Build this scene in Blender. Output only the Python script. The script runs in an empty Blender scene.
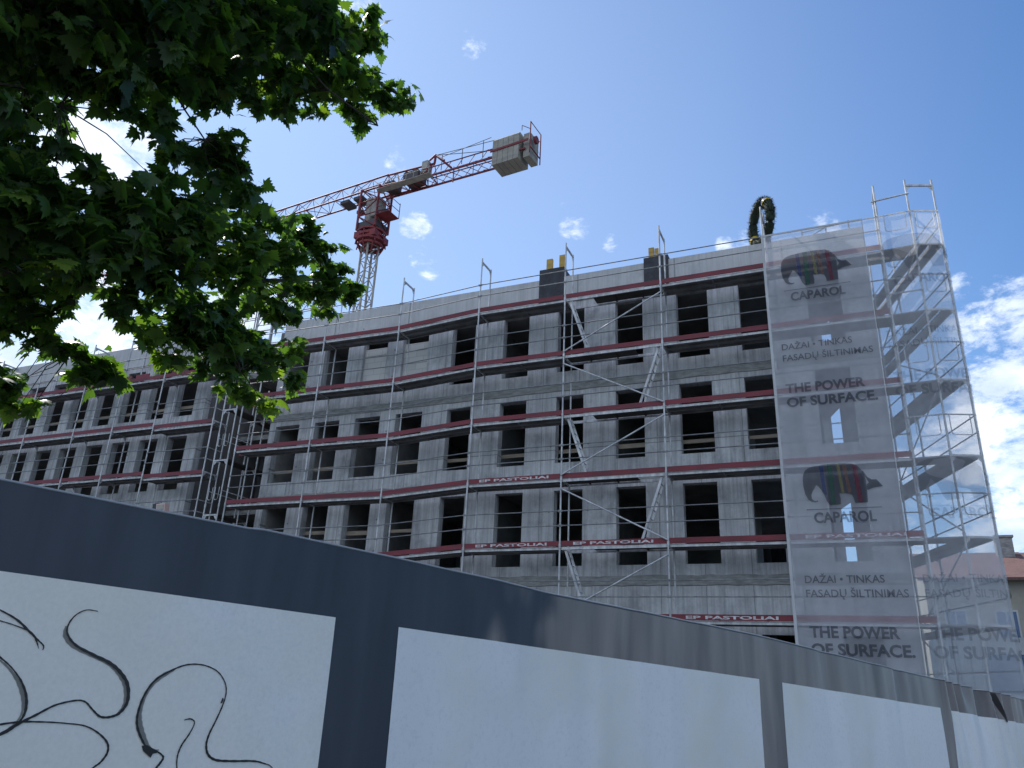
import bpy, math, random
import numpy as np
from mathutils import Matrix, Vector
random.seed(7); rng = np.random.default_rng(11)
S = bpy.context.scene
COL = S.collection
R = math.radians

# ------------------------------------------------------------------ helpers
def V3(p): return Vector(p)
class MB:
    """collects shapes, builds ONE mesh object"""
    def __init__(s): s.v = []; s.f = []; s.sm = []
    def add(s, vs, fs, smooth=False):
        n = len(s.v); s.v += [tuple(v) for v in vs]
        s.f += [tuple(n + i for i in f) for f in fs]; s.sm += [smooth] * len(fs)
    def box(s, a, b):
        x0, y0, z0 = [min(a[i], b[i]) for i in range(3)]; x1, y1, z1 = [max(a[i], b[i]) for i in range(3)]
        s.add([(x0,y0,z0),(x1,y0,z0),(x1,y1,z0),(x0,y1,z0),(x0,y0,z1),(x1,y0,z1),(x1,y1,z1),(x0,y1,z1)],
              [(0,3,2,1),(4,5,6,7),(0,1,5,4),(1,2,6,5),(2,3,7,6),(3,0,4,7)])
    def obox(s, o, ex, ey, ez):
        o, ex, ey, ez = map(V3, (o, ex, ey, ez))
        c = [o, o+ex, o+ex+ey, o+ey]; c += [p+ez for p in c]
        s.add(c, [(0,3,2,1),(4,5,6,7),(0,1,5,4),(1,2,6,5),(2,3,7,6),(3,0,4,7)])
    def beam(s, a, b, w, h, up=(0,0,1)):
        a, b = V3(a), V3(b); d = (b-a); n = d.cross(V3(up))
        if n.length < 1e-6: n = V3((1,0,0))
        n.normalize(); u = n.cross(d).normalized()
        s.obox(a - n*w/2 - u*h/2, d, n*w, u*h)
    def tube(s, a, b, r, n=7, r2=None, caps=True):
        a, b = V3(a), V3(b); d = (b-a).normalized(); r2 = r if r2 is None else r2
        t = V3((0,0,1)) if abs(d.z) < .9 else V3((1,0,0))
        u = d.cross(t).normalized(); w = d.cross(u)
        vs = []
        for (c, rr) in ((a, r), (b, r2)):
            for k in range(n):
                t_ = 2*math.pi*k/n; vs.append(c + (u*math.cos(t_) + w*math.sin(t_))*rr)
        s.add(vs, [(k, (k+1) % n, n+(k+1) % n, n+k) for k in range(n)], True)
        if caps: s.add(vs, [tuple(range(n-1,-1,-1)), tuple(range(n, 2*n))])
    def path(s, pts, rs, n=7):
        pts = [V3(p) for p in pts]; vs = []
        for i, p in enumerate(pts):
            d = (pts[min(i+1, len(pts)-1)] - pts[max(i-1, 0)]).normalized()
            t = V3((0,0,1)) if abs(d.z) < .9 else V3((1,0,0))
            u = d.cross(t).normalized(); w = d.cross(u)
            r = rs[i] if isinstance(rs, (list, tuple)) else rs
            for k in range(n):
                t_ = 2*math.pi*k/n; vs.append(p + (u*math.cos(t_) + w*math.sin(t_))*r)
        fs = []
        for i in range(len(pts)-1):
            for k in range(n): fs.append((i*n+k, i*n+(k+1) % n, (i+1)*n+(k+1) % n, (i+1)*n+k))
        s.add(vs, fs, True); s.add(vs[:n], [tuple(range(n-1,-1,-1))]); s.add(vs[-n:], [tuple(range(n))])
    def prism(s, poly, o, ex, ey, ez):
        """polygon (2-D, in ex/ey) extruded by ez"""
        o, ex, ey, ez = map(V3, (o, ex, ey, ez)); n = len(poly)
        vs = [o + ex*p[0] + ey*p[1] for p in poly]; vs += [v+ez for v in vs]
        s.add(vs, [tuple(range(n-1,-1,-1)), tuple(range(n, 2*n))] + [(k, (k+1) % n, n+(k+1) % n, n+k) for k in range(n)])
    def build(s, name, mat, parent=None, fix=False):
        me = bpy.data.meshes.new(name); me.from_pydata(s.v, [], s.f)
        me.materials.append(mat)
        for p, sm in zip(me.polygons, s.sm): p.use_smooth = sm
        me.update()
        if fix:
            import bmesh
            b = bmesh.new(); b.from_mesh(me); bmesh.ops.recalc_face_normals(b, faces=b.faces); b.to_mesh(me); b.free()
        return link(name, me, parent)
def wloc(o):
    v = Vector((0,0,0))
    while o is not None: v += o.location; o = o.parent
    return v
def link(name, me, parent=None):
    o = bpy.data.objects.new(name, me); COL.objects.link(o)
    if parent is not None: o.parent = parent; o.location = -wloc(parent)
    return o
def thing(name, label, cat, loc=(0,0,0), group=None):
    o = bpy.data.objects.new(name, None); COL.objects.link(o); o.location = loc
    o.empty_display_size = .3
    o['label'] = label; o['category'] = cat
    if group: o['group'] = group
    return o
def tag(o, label, cat, group=None):
    o['label'] = label; o['category'] = cat
    if group: o['group'] = group
    return o

# ------------------------------------------------------------------ materials
def mat(name, col, rough=.7, metal=0., spec=.5, noise=None, bump=None, build=None):
    m = bpy.data.materials.new(name); m.use_nodes = True; nt = m.node_tree; N = nt.nodes; L = nt.links
    b = N['Principled BSDF']; b.inputs['Base Color'].default_value = (*col, 1)
    b.inputs['Roughness'].default_value = rough; b.inputs['Metallic'].default_value = metal
    b.inputs['Specular IOR Level'].default_value = spec
    tc = N.new('ShaderNodeTexCoord')
    if noise:   # (scale xyz, amount, dark colour)
        mp = N.new('ShaderNodeMapping'); mp.inputs['Scale'].default_value = noise[0]
        L.new(tc.outputs['Object'], mp.inputs[0])
        nz = N.new('ShaderNodeTexNoise'); nz.inputs['Scale'].default_value = 1; nz.inputs['Detail'].default_value = 6
        nz.inputs['Roughness'].default_value = .62
        L.new(mp.outputs[0], nz.inputs['Vector'])
        cr = N.new('ShaderNodeMapRange'); cr.inputs[1].default_value = .36; cr.inputs[2].default_value = .64
        L.new(nz.outputs['Fac'], cr.inputs[0])
        mx = N.new('ShaderNodeMix'); mx.data_type = 'RGBA'
        mx.inputs[6].default_value = (*noise[1], 1); mx.inputs[7].default_value = (*col, 1)
        L.new(cr.outputs[0], mx.inputs[0]); L.new(mx.outputs[2], b.inputs['Base Color'])
    if bump:
        n2 = N.new('ShaderNodeTexNoise'); n2.inputs['Scale'].default_value = bump[0]; n2.inputs['Detail'].default_value = 5
        L.new(tc.outputs['Object'], n2.inputs['Vector'])
        bp = N.new('ShaderNodeBump'); bp.inputs['Strength'].default_value = bump[1]; bp.inputs['Distance'].default_value = bump[2]
        L.new(n2.outputs['Fac'], bp.inputs['Height']); L.new(bp.outputs[0], b.inputs['Normal'])
    if build: build(m, nt, b, tc)
    return m

def concrete_nodes(seam_x, seam_z, base, dark, light):
    def f(m, nt, b, tc):
        N = nt.nodes; L = nt.links
        sep = N.new('ShaderNodeSeparateXYZ'); L.new(tc.outputs['Object'], sep.inputs[0])
        def noise(scale, det=6, rough=.6):
            mp = N.new('ShaderNodeMapping'); mp.inputs['Scale'].default_value = scale; L.new(tc.outputs['Object'], mp.inputs[0])
            n = N.new('ShaderNodeTexNoise'); n.inputs['Scale'].default_value = 1; n.inputs['Detail'].default_value = det
            n.inputs['Roughness'].default_value = rough; L.new(mp.outputs[0], n.inputs['Vector']); return n.outputs['Fac']
        def mr(x, a, b_, c=0., d=1.):
            r = N.new('ShaderNodeMapRange'); r.inputs[1].default_value = a; r.inputs[2].default_value = b_
            r.inputs[3].default_value = c; r.inputs[4].default_value = d; L.new(x, r.inputs[0]); return r.outputs[0]
        def mix(fac, a, b_, mode='MIX'):
            x = N.new('ShaderNodeMix'); x.data_type = 'RGBA'; x.blend_type = mode
            if isinstance(fac, float): x.inputs[0].default_value = fac
            else: L.new(fac, x.inputs[0])
            for i, q in ((6, a), (7, b_)):
                if isinstance(q, tuple): x.inputs[i].default_value = (*q, 1)
                else: L.new(q, x.inputs[i])
            return x.outputs[2]
        def math_(op, a, b_=None):
            x = N.new('ShaderNodeMath'); x.operation = op
            if isinstance(a, float): x.inputs[0].default_value = a
            else: L.new(a, x.inputs[0])
            if b_ is not None:
                if isinstance(b_, float): x.inputs[1].default_value = b_
                else: L.new(b_, x.inputs[1])
            return x.outputs[0]
        big = mr(noise((.5, .5, .7), 6, .65), .38, .62)
        streak = mr(noise((9., 9., .35), 7, .7), .42, .66)
        streak2 = mr(noise((2.6, 2.6, .12), 4, .6), .5, .7)
        fine = mr(noise((14, 14, 14), 6, .7), .3, .7)
        c = mix(big, base, light)
        c = mix(math_('MULTIPLY', streak, .58), c, dark)
        c = mix(math_('MULTIPLY', mr(noise((1.4, 1.4, 1.1), 7, .7), .5, .68), .5), c, dark)
        c = mix(math_('MULTIPLY', streak2, .35), c, light)
        c = mix(math_('MULTIPLY', fine, .18), c, dark)
        # formwork joints
        sx = math_('FRACT', math_('DIVIDE', math_('ADD', sep.outputs[0], 100.), seam_x))
        j = math_('LESS_THAN', sx, .014)
        sz = math_('FRACT', math_('DIVIDE', math_('ADD', sep.outputs[2], 100.12), seam_z))
        j2 = math_('LESS_THAN', sz, .008)
        # tie holes
        hx = math_('SUBTRACT', math_('FRACT', math_('DIVIDE', math_('ADD', sep.outputs[0], 100.3), seam_x)), .5)
        hz = math_('SUBTRACT', math_('FRACT', math_('DIVIDE', math_('ADD', sep.outputs[2], 100.5), 1.05)), .5)
        hd = math_('SQRT', math_('ADD', math_('POWER', math_('MULTIPLY', hx, float(seam_x)), 2.), math_('POWER', math_('MULTIPLY', hz, 1.05), 2.)))
        hole = math_('LESS_THAN', hd, .035)
        jj = math_('MULTIPLY', math_('MAXIMUM', math_('MAXIMUM', j, j2), hole), .55)
        c = mix(jj, c, tuple(x*.35 for x in dark))
        L.new(c, b.inputs['Base Color'])
        bp = N.new('ShaderNodeBump'); bp.inputs['Strength'].default_value = .5; bp.inputs['Distance'].default_value = .012
        h = math_('SUBTRACT', math_('MULTIPLY', streak, .4), jj); L.new(h, bp.inputs['Height']); L.new(bp.outputs[0], b.inputs['Normal'])
    return f
M = {}
M['concrete'] = mat('raw_concrete', (.3,.3,.3), .88, spec=.3, build=concrete_nodes(1.25, 3.15, (.44,.445,.455), (.14,.145,.155), (.64,.645,.65)))
M['concrete_smooth'] = mat('smooth_parapet_concrete', (.4,.4,.4), .85, spec=.3, build=concrete_nodes(3.3, 9.0, (.48,.485,.49), (.34,.345,.35), (.56,.565,.565)))
M['band'] = mat('rough_concrete_band', (.34,.34,.33), .9, noise=((3,3,9), (.20,.20,.195)), bump=(9, .6, .02))
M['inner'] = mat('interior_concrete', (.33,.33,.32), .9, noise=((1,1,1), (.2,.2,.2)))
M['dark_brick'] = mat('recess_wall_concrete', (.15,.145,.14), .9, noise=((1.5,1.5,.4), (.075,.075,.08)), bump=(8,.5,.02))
M['infill'] = mat('aerated_concrete_blocks', (.55,.55,.52), .9, noise=((2,2,2), (.42,.42,.40)))
def brick_node(m, nt, b, tc):
    N = nt.nodes; L = nt.links
    mp = N.new('ShaderNodeMapping'); mp.inputs['Rotation'].default_value = (math.pi/2, 0, 0); L.new(tc.outputs['Object'], mp.inputs[0])
    br = N.new('ShaderNodeTexBrick'); br.inputs['Scale'].default_value = 1; br.inputs['Brick Width'].default_value = .6
    br.inputs['Row Height'].default_value = .25; br.inputs['Mortar Size'].default_value = .012
    br.inputs['Color1'].default_value = (.58,.57,.54,1); br.inputs['Color2'].default_value = (.5,.5,.48,1); br.inputs['Mortar'].default_value = (.42,.42,.41,1)
    L.new(mp.outputs[0], br.inputs['Vector']); L.new(br.outputs['Color'], b.inputs['Base Color'])
M['infill'] = mat('aerated_concrete_blocks', (.55,.55,.52), .9, build=brick_node)
M['galv'] = mat('galvanised_steel', (.64,.65,.66), .62, .3, noise=((6,6,2.5), (.36,.37,.38)))
M['rail'] = mat('dull_guardrail_tube', (.27,.28,.29), .65, .3, noise=((6,6,2.5), (.16,.165,.17)))
M['galv_dull'] = mat('weathered_galvanised_deck', (.27,.275,.28), .7, .25, noise=((2,2,2), (.16,.16,.17)))
M['deckwood'] = mat('dark_plywood_deck', (.07,.06,.05), .8, noise=((2,8,2), (.035,.03,.03)))
M['toe'] = mat('red_toe_board', (.20,.022,.034), .6, noise=((1.3,1.3,5), (.12,.018,.026)))
M['white_paint'] = mat('white_lettering', (.62,.60,.60), .6, noise=((9,9,9), (.45,.42,.42)))
M['plank'] = mat('pale_pine_plank', (.36,.30,.23), .75, noise=((2,2,14), (.22,.18,.14)))
M['yellow_wood'] = mat('yellow_formwork_timber', (.50,.33,.07), .65, noise=((3,3,9), (.33,.21,.05)))
M['blackwrap'] = mat('black_bitumen_wrap', (.045,.05,.06), .7, noise=((4,4,4), (.02,.02,.025)), bump=(5,.6,.03))
M['crane_red'] = mat('crane_red_paint', (.24,.03,.035), .65, noise=((2,2,2), (.14,.02,.025)))
M['crane_white'] = mat('crane_cream_paint', (.40,.38,.34), .65, noise=((2,2,2), (.26,.24,.21)))
M['crane_dark'] = mat('dark_machinery', (.06,.05,.05), .6)
M['ballast'] = mat('concrete_ballast', (.36,.35,.30), .85, noise=((1.2,1.2,3), (.24,.23,.2)))
M['fir'] = mat('fir_needles', (.018,.034,.014), .8, noise=((9,9,9), (.010,.020,.010)))
M['yellow'] = mat('yellow_ribbon', (.48,.35,.03), .5)
M['blue'] = mat('blue_ribbon', (.02,.09,.38), .5)
M['green'] = mat('green_ribbon', (.02,.2,.06), .5)
M['red'] = mat('red_ribbon', (.5,.03,.03), .5)
M['ground'] = mat('gravelly_soil', (.065,.066,.068), .95, noise=((.8,.8,.8), (.045,.046,.048)), bump=(4,.6,.05))
M['asphalt'] = mat('asphalt_pavement', (.055,.055,.057), .9, noise=((3,3,3), (.04,.04,.042)), bump=(60,.4,.005))
M['bark'] = mat('maple_bark', (.075,.06,.05), .9, noise=((6,6,1.5), (.035,.03,.025)), bump=(14,.8,.02))
M['roof_tile'] = mat('red_clay_roof', (.15,.08,.07), .85, noise=((1,1,1), (.11,.06,.055)), bump=(6,.7,.05))
M['plaster'] = mat('cream_plaster', (.38,.36,.31), .9, noise=((.6,.6,.6), (.29,.28,.24)))
M['glass'] = mat('house_window_glass', (.06,.10,.2), .12)
M['cabin'] = mat('site_cabin_panel', (.50,.51,.52), .6, noise=((1,1,1), (.4,.41,.42)))
M['hem'] = mat('sunlit_pale_hem', (.30,.31,.33), .6)  # pale colour paints the sun grazing the hoarding's top edge
M['black'] = mat('black_plastic', (.02,.02,.022), .5)
M['pinkbox'] = mat('pale_pink_housing', (.6,.42,.38), .6)
M['soil'] = mat('dark_earth_heap', (.035,.035,.035), .95, bump=(5,.9,.15))
M['logo'] = mat('logo_print', (.02,.025,.06), .7)

def see_through(name, col, alpha, trans=.4):
    m = bpy.data.materials.new(name); m.use_nodes = True; nt = m.node_tree; N = nt.nodes; L = nt.links; N.clear()
    out = N.new('ShaderNodeOutputMaterial'); tr = N.new('ShaderNodeBsdfTransparent')
    d = N.new('ShaderNodeBsdfDiffuse'); d.inputs[0].default_value = (*col, 1)
    t = N.new('ShaderNodeBsdfTranslucent'); t.inputs[0].default_value = (*col, 1)
    m1 = N.new('ShaderNodeMixShader'); m1.inputs[0].default_value = trans; L.new(d.outputs[0], m1.inputs[1]); L.new(t.outputs[0], m1.inputs[2])
    m2 = N.new('ShaderNodeMixShader'); L.new(tr.outputs[0], m2.inputs[1]); L.new(m1.outputs[0], m2.inputs[2])
    tc = N.new('ShaderNodeTexCoord'); nz = N.new('ShaderNodeTexNoise'); nz.inputs['Scale'].default_value = 1.1; nz.inputs['Detail'].default_value = 4
    L.new(tc.outputs['Object'], nz.inputs['Vector'])
    mr = N.new('ShaderNodeMapRange'); mr.inputs[1].default_value = .3; mr.inputs[2].default_value = .7
    mr.inputs[3].default_value = alpha*.8; mr.inputs[4].default_value = min(1, alpha*1.2)
    L.new(nz.outputs['Fac'], mr.inputs[0]); L.new(mr.outputs[0], m2.inputs[0]); L.new(m2.outputs[0], out.inputs[0])
    return m
M['net'] = see_through('white_scaffold_mesh', (.74,.76,.82), .42, .35)
M['net_side'] = see_through('white_scaffold_mesh_side', (.80,.81,.84), .38, .5)
M['print'] = see_through('black_mesh_print', (.02,.022,.035), .52, .0)
M['print_faint'] = see_through('sky_washed_mesh_print', (.02,.022,.035), .24, .0)  # print thinned to look washed out by the bright sky behind
M['p_blue'] = see_through('blue_mesh_print', (.03,.07,.25), .32, .2)
M['p_green'] = see_through('green_mesh_print', (.03,.16,.09), .32, .2)
M['p_yellow'] = see_through('yellow_mesh_print', (.34,.30,.12), .32, .2)
M['p_orange'] = see_through('orange_mesh_print', (.30,.15,.10), .32, .2)
M['p_red'] = see_through('red_mesh_print', (.28,.02,.05), .32, .2)

def text_obj(txt, width, height, o, ex, ez, nrm, material, parent, name='lettering', bold=.02, thick=.004, align='left'):
    """raised lettering: o is the lower-left corner, ex/ez unit directions, nrm towards the viewer"""
    c = bpy.data.curves.new('txt', 'FONT'); c.body = txt; c.offset = bold; c.resolution_u = 3
    t = bpy.data.objects.new('txt', c); COL.objects.link(t); bpy.context.view_layer.update()
    dg = bpy.context.evaluated_depsgraph_get(); me = bpy.data.meshes.new_from_object(t.evaluated_get(dg))
    bpy.data.objects.remove(t); bpy.data.curves.remove(c)
    xs = [v.co.x for v in me.vertices]; ys = [v.co.y for v in me.vertices]
    x0, x1 = min(xs), max(xs); base = 0.0; cap = .73
    sx = width/(x1-x0); sy = height/cap
    o, ex, ez, nrm = map(V3, (o, ex, ez, nrm))
    for v in me.vertices:
        v.co = o + ex*((v.co.x-x0)*sx) + ez*((v.co.y-base)*sy) + nrm*thick
    me.materials.clear(); me.materials.append(material)
    me.name = name
    return link(name, me, parent)

SKY_STRENGTH = .11
SUN_STRENGTH = 3.8
EXPOSURE = 0.58
SKY_TINT = (.58, .82, 1.04)
HAZE = (5.6, 6.3, 7.2, .32)
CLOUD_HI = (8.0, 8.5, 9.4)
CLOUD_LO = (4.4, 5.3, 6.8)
LEAF_DENS = 225

# ------------------------------------------------------------------ sky, sun, camera
SUN_AZ, SUN_EL = -66., 50.          # degrees: left of the facade normal (+Y), elevation
sd = Vector((math.sin(R(SUN_AZ))*math.cos(R(SUN_EL)), math.cos(R(SUN_AZ))*math.cos(R(SUN_EL)), math.sin(R(SUN_EL))))
W = bpy.data.worlds.new("World"); S.world = W; W.use_nodes = True
nt = W.node_tree; N = nt.nodes; L = nt.links; N.clear()
out = N.new('ShaderNodeOutputWorld'); bg = N.new('ShaderNodeBackground'); bg.inputs['Strength'].default_value = SKY_STRENGTH
sky = N.new('ShaderNodeTexSky'); sky.sky_type = 'NISHITA'; sky.sun_disc = False
sky.sun_elevation = R(SUN_EL); sky.sun_rotation = R(SUN_AZ)
sky.air_density = 1.1; sky.dust_density = .35; sky.ozone_density = 3.; sky.altitude = 100
tc = N.new('ShaderNodeTexCoord')
nz = N.new('ShaderNodeTexNoise'); nz.inputs['Scale'].default_value = 19; nz.inputs['Detail'].default_value = 9; nz.inputs['Roughness'].default_value = .62
nz.inputs['Distortion'].default_value = .3
mp = N.new('ShaderNodeMapping'); mp.inputs['Scale'].default_value = (1,1,1.9); L.new(tc.outputs['Generated'], mp.inputs[0]); L.new(mp.outputs[0], nz.inputs['Vector'])
def wmath(op, a, b=None, clamp=False):
    x = N.new('ShaderNodeMath'); x.operation = op; x.use_clamp = clamp
    for i, q in enumerate((a, b)):
        if q is None: continue
        if isinstance(q, (int, float)): x.inputs[i].default_value = q
        else: L.new(q, x.inputs[i])
    return x.outputs[0]
# cloud banks: direction, angular radius, density
PUFFS = [((.172,.945,.27),.075,1.05),((.184,.9248,.333),.055,.95),((.19,.905,.385),.05,.75),((.1382,.8914,.4317),.022,.45),((.155,.90,.40),.03,.5),((.1774,.96,.21),.07,.85),
 ((.14,.972,.19),.045,.7),((.1125,.9788,.1712),.05,.7),((.105,.962,.255),.05,.55),((.10,.93,.345),.035,.5),((.23,.93,.30),.09,1.),
 ((-.738,.4216,.5268),.07,1.),((-.7161,.453,.531),.07,1.),((-.8116,.4903,.3175),.10,.95),((-.7632,.5323,.3663),.08,.95),((-.6545,.6379,.4059),.05,1.),((-.6937,.6246,.3588),.06,.9),((-.80,.40,.45),.08,.9),
 ((-.4619,.707,.5355),.018,.42),((-.457,.727,.512),.016,.38),((-.4529,.7422,.494),.016,.42),((-.465,.728,.50),.014,.36),((-.2774,.7899,.5468),.018,.44),((-.4605,.6561,.5979),.02,.36),((-.0781,.8495,.5218),.018,.42),((-.10,.85,.517),.014,.36),((.0076,.852,.5235),.02,.4),
 ((-.3502,.6118,.7093),.02,.36),((-.239,.8153,.5274),.010,.55),((-.4606,.5232,.717),.03,.55),((-.28,.775,.567),.012,.36)]
# unseen cloud banks behind the viewer, added to brighten the shaded facade
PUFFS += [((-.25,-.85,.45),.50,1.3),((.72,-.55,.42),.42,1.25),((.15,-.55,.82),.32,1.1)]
nzf = N.new('ShaderNodeTexNoise'); nzf.inputs['Scale'].default_value = 60; nzf.inputs['Detail'].default_value = 8; nzf.inputs['Roughness'].default_value = .65
L.new(mp.outputs[0], nzf.inputs['Vector'])
nsum = wmath('ADD', wmath('MULTIPLY', nz.outputs['Fac'], .72), wmath('MULTIPLY', nzf.outputs['Fac'], .28))
acc = None
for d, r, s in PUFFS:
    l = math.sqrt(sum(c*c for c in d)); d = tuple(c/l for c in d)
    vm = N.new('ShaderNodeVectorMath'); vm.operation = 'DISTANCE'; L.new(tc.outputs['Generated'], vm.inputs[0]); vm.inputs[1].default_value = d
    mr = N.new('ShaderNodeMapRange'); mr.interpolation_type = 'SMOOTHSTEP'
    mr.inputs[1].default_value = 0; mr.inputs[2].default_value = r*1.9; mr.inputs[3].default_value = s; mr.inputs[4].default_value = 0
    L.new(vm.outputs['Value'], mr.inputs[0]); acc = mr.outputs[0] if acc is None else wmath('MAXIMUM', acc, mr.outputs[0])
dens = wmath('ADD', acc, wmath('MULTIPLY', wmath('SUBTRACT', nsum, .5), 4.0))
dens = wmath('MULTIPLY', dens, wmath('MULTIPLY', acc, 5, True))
mr = N.new('ShaderNodeMapRange'); mr.interpolation_type = 'SMOOTHSTEP'; mr.inputs[1].default_value = .22; mr.inputs[2].default_value = 1.15; mr.inputs[3].default_value = 0; mr.inputs[4].default_value = .95
L.new(dens, mr.inputs[0])
nz2 = N.new('ShaderNodeTexNoise'); nz2.inputs['Scale'].default_value = 8; nz2.inputs['Detail'].default_value = 5
L.new(mp.outputs[0], nz2.inputs['Vector'])
cr = N.new('ShaderNodeMapRange'); cr.inputs[1].default_value = .42; cr.inputs[2].default_value = .62
L.new(nz2.outputs['Fac'], cr.inputs[0])
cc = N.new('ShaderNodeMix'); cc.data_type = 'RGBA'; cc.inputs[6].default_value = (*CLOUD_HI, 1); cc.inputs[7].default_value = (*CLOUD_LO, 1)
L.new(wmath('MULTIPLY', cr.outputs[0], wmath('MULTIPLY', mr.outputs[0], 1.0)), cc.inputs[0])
mx = N.new('ShaderNodeMix'); mx.data_type = 'RGBA'; L.new(mr.outputs[0], mx.inputs[0])
tint = N.new('ShaderNodeMix'); tint.data_type = 'RGBA'; tint.blend_type = 'MULTIPLY'; tint.inputs[0].default_value = 1; tint.inputs[7].default_value = (*SKY_TINT, 1)
L.new(sky.outputs[0], tint.inputs[6])
# thin sunward haze: the sky is paler on the sun's side than behind the viewer
vd = N.new('ShaderNodeVectorMath'); vd.operation = 'DOT_PRODUCT'; L.new(tc.outputs['Generated'], vd.inputs[0]); vd.inputs[1].default_value = (-.84, .50, .18)
vr = N.new('ShaderNodeMapRange'); vr.interpolation_type = 'SMOOTHSTEP'; vr.inputs[1].default_value = .15; vr.inputs[2].default_value = 1.0; vr.inputs[3].default_value = 0; vr.inputs[4].default_value = HAZE[3]
L.new(vd.outputs['Value'], vr.inputs[0]); hz = N.new('ShaderNodeMix'); hz.data_type = 'RGBA'; L.new(vr.outputs[0], hz.inputs[0]); L.new(tint.outputs[2], hz.inputs[6]); hz.inputs[7].default_value = (*HAZE[:3], 1)
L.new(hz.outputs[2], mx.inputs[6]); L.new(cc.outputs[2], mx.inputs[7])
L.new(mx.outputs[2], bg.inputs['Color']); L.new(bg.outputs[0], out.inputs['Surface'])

sl = bpy.data.lights.new('sun', 'SUN'); sl.energy = SUN_STRENGTH; sl.angle = R(.5); sl.color = (1., .95, .88)
so = bpy.data.objects.new('sun', sl); COL.objects.link(so); so.rotation_euler = sd.to_track_quat('Z', 'Y').to_euler()
so.location = (-30, 10, 40)

cam = bpy.data.cameras.new('camera'); co = bpy.data.objects.new('camera', cam); COL.objects.link(co)
cam.sensor_width = 36; cam.lens = 769/1024*36; cam.clip_start = .05; cam.clip_end = 6000
Rm = ((.918363,.105822,.381329),(.39328,-.351304,-.849656),(.04405,.930262,-.364242))
co.matrix_world = Matrix(Rm).to_4x4()
S.camera = co
S.view_settings.view_transform = 'Standard'; S.view_settings.look = 'None'; S.view_settings.gamma = 1
S.view_settings.use_curve_mapping = False; S.view_settings.exposure = EXPOSURE
S.cycles.max_bounces = 8; S.cycles.transparent_max_bounces = 24; S.cycles.diffuse_bounces = 3
# ------------------------------------------------------------------ ground
FA = R(24.5); FU = Vector((math.sin(FA), math.cos(FA), 0)); FN = Vector((math.cos(FA), -math.sin(FA), 0))
def gz(x, y):
    s = max(-12., min(32., x*FU.x + y*FU.y)); return -1.6 - .0423*s
mb = MB()
xs = [-3000,-800,-200,-80]+list(range(-60,61,6))+[80,200,800,3000]
ys = [-3000,-800,-200,-60]+list(range(-30,61,6))+[80,200,800,3000]
vs = [(x, y, gz(x, y)) for y in ys for x in xs]; nx = len(xs)
mb.add(vs, [(j*nx+i, j*nx+i+1, (j+1)*nx+i+1, (j+1)*nx+i) for j in range(len(ys)-1) for i in range(nx-1)], True)
mb.build('ground', M['ground'])['kind'] = 'structure'
mb = MB()   # pavement along the hoarding, on the camera's side
pv = []
for k in range(0, 16):
    s = -8 + 2*k
    for d in (-2.6, 2.2):
        p = FU*s + FN*d; pv.append((p.x, p.y, gz(p.x, p.y)+.012))
mb.add(pv, [(2*k, 2*k+1, 2*k+3, 2*k+2) for k in range(15)])
mb.build('pavement', M['asphalt'])['kind'] = 'structure'
mb = MB(); pts = []
for k in range(0, 16):
    s = -8 + 2*k; a = FU*s + FN*2.2; b = FU*s + FN*2.35; z = gz(a.x, a.y)
    pts += [(a.x, a.y, z-.1), (a.x, a.y, z+.03), (b.x, b.y, z+.03), (b.x, b.y, z-.1)]
for k in range(15):
    for j in range(3): mb.add([pts[4*k+j], pts[4*k+j+1], pts[4*k+5+j], pts[4*k+4+j]], [(0,1,2,3)])
mb.build('kerb', M['band'])['kind'] = 'structure'

# ------------------------------------------------------------------ building shell
def wall_holes(mb, o, ux, tdir, sb, zb, holes, th):
    """wall from o along ux, thickness th along tdir; holes = (s0,s1,z0,z1)"""
    o, ux, td = V3(o), V3(ux), V3(tdir)
    sb = sorted(set([round(s,4) for s in sb] + [round(h[i],4) for h in holes for i in (0,1)]))
    zb = sorted(set([round(z,4) for z in zb] + [round(h[i],4) for h in holes for i in (2,3)]))
    def solid(i, j):
        if i < 0 or j < 0 or i >= len(sb)-1 or j >= len(zb)-1: return False
        s, z = (sb[i]+sb[i+1])/2, (zb[j]+zb[j+1])/2
        return not any(h[0] < s < h[1] and h[2] < z < h[3] for h in holes)
    P = lambda s, z, t: o + ux*s + td*t + Vector((0,0,z))
    for i in range(len(sb)-1):
        for j in range(len(zb)-1):
            if not solid(i, j): continue
            s0, s1, z0, z1 = sb[i], sb[i+1], zb[j], zb[j+1]
            mb.add([P(s0,z0,0), P(s1,z0,0), P(s1,z1,0), P(s0,z1,0)], [(0,1,2,3)])
            mb.add([P(s0,z0,th), P(s1,z0,th), P(s1,z1,th), P(s0,z1,th)], [(3,2,1,0)])
            if not solid(i-1, j): mb.add([P(s0,z0,0), P(s0,z0,th), P(s0,z1,th), P(s0,z1,0)], [(3,2,1,0)])
            if not solid(i+1, j): mb.add([P(s1,z0,0), P(s1,z0,th), P(s1,z1,th), P(s1,z1,0)], [(0,1,2,3)])
            if not solid(i, j-1): mb.add([P(s0,z0,0), P(s1,z0,0), P(s1,z0,th), P(s0,z0,th)], [(3,2,1,0)])
            if not solid(i, j+1): mb.add([P(s0,z1,0), P(s1,z1,0), P(s1,z1,th), P(s0,z1,th)], [(0,1,2,3)])
D2 = Vector((-.3239, .9461, 0)); E2 = Vector((.9461, .3239, 0))
YW = 22.0; ZG = -3.0
ROWS = [(9.66, 11.95), (6.57, 8.78), (3.37, 5.68), (-.75, 1.52), (-2.9, -1.4)]
lefts = [-.40,-2.36,-4.28,-6.28,-8.27,-10.28,-12.28,-14.34,-16.05,-17.84,-19.66]
rights = [.53,-1.45,-3.3,-5.37,-7.34,-9.32,-11.37,-13.26,-15.0,-16.74,-18.55]
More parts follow.
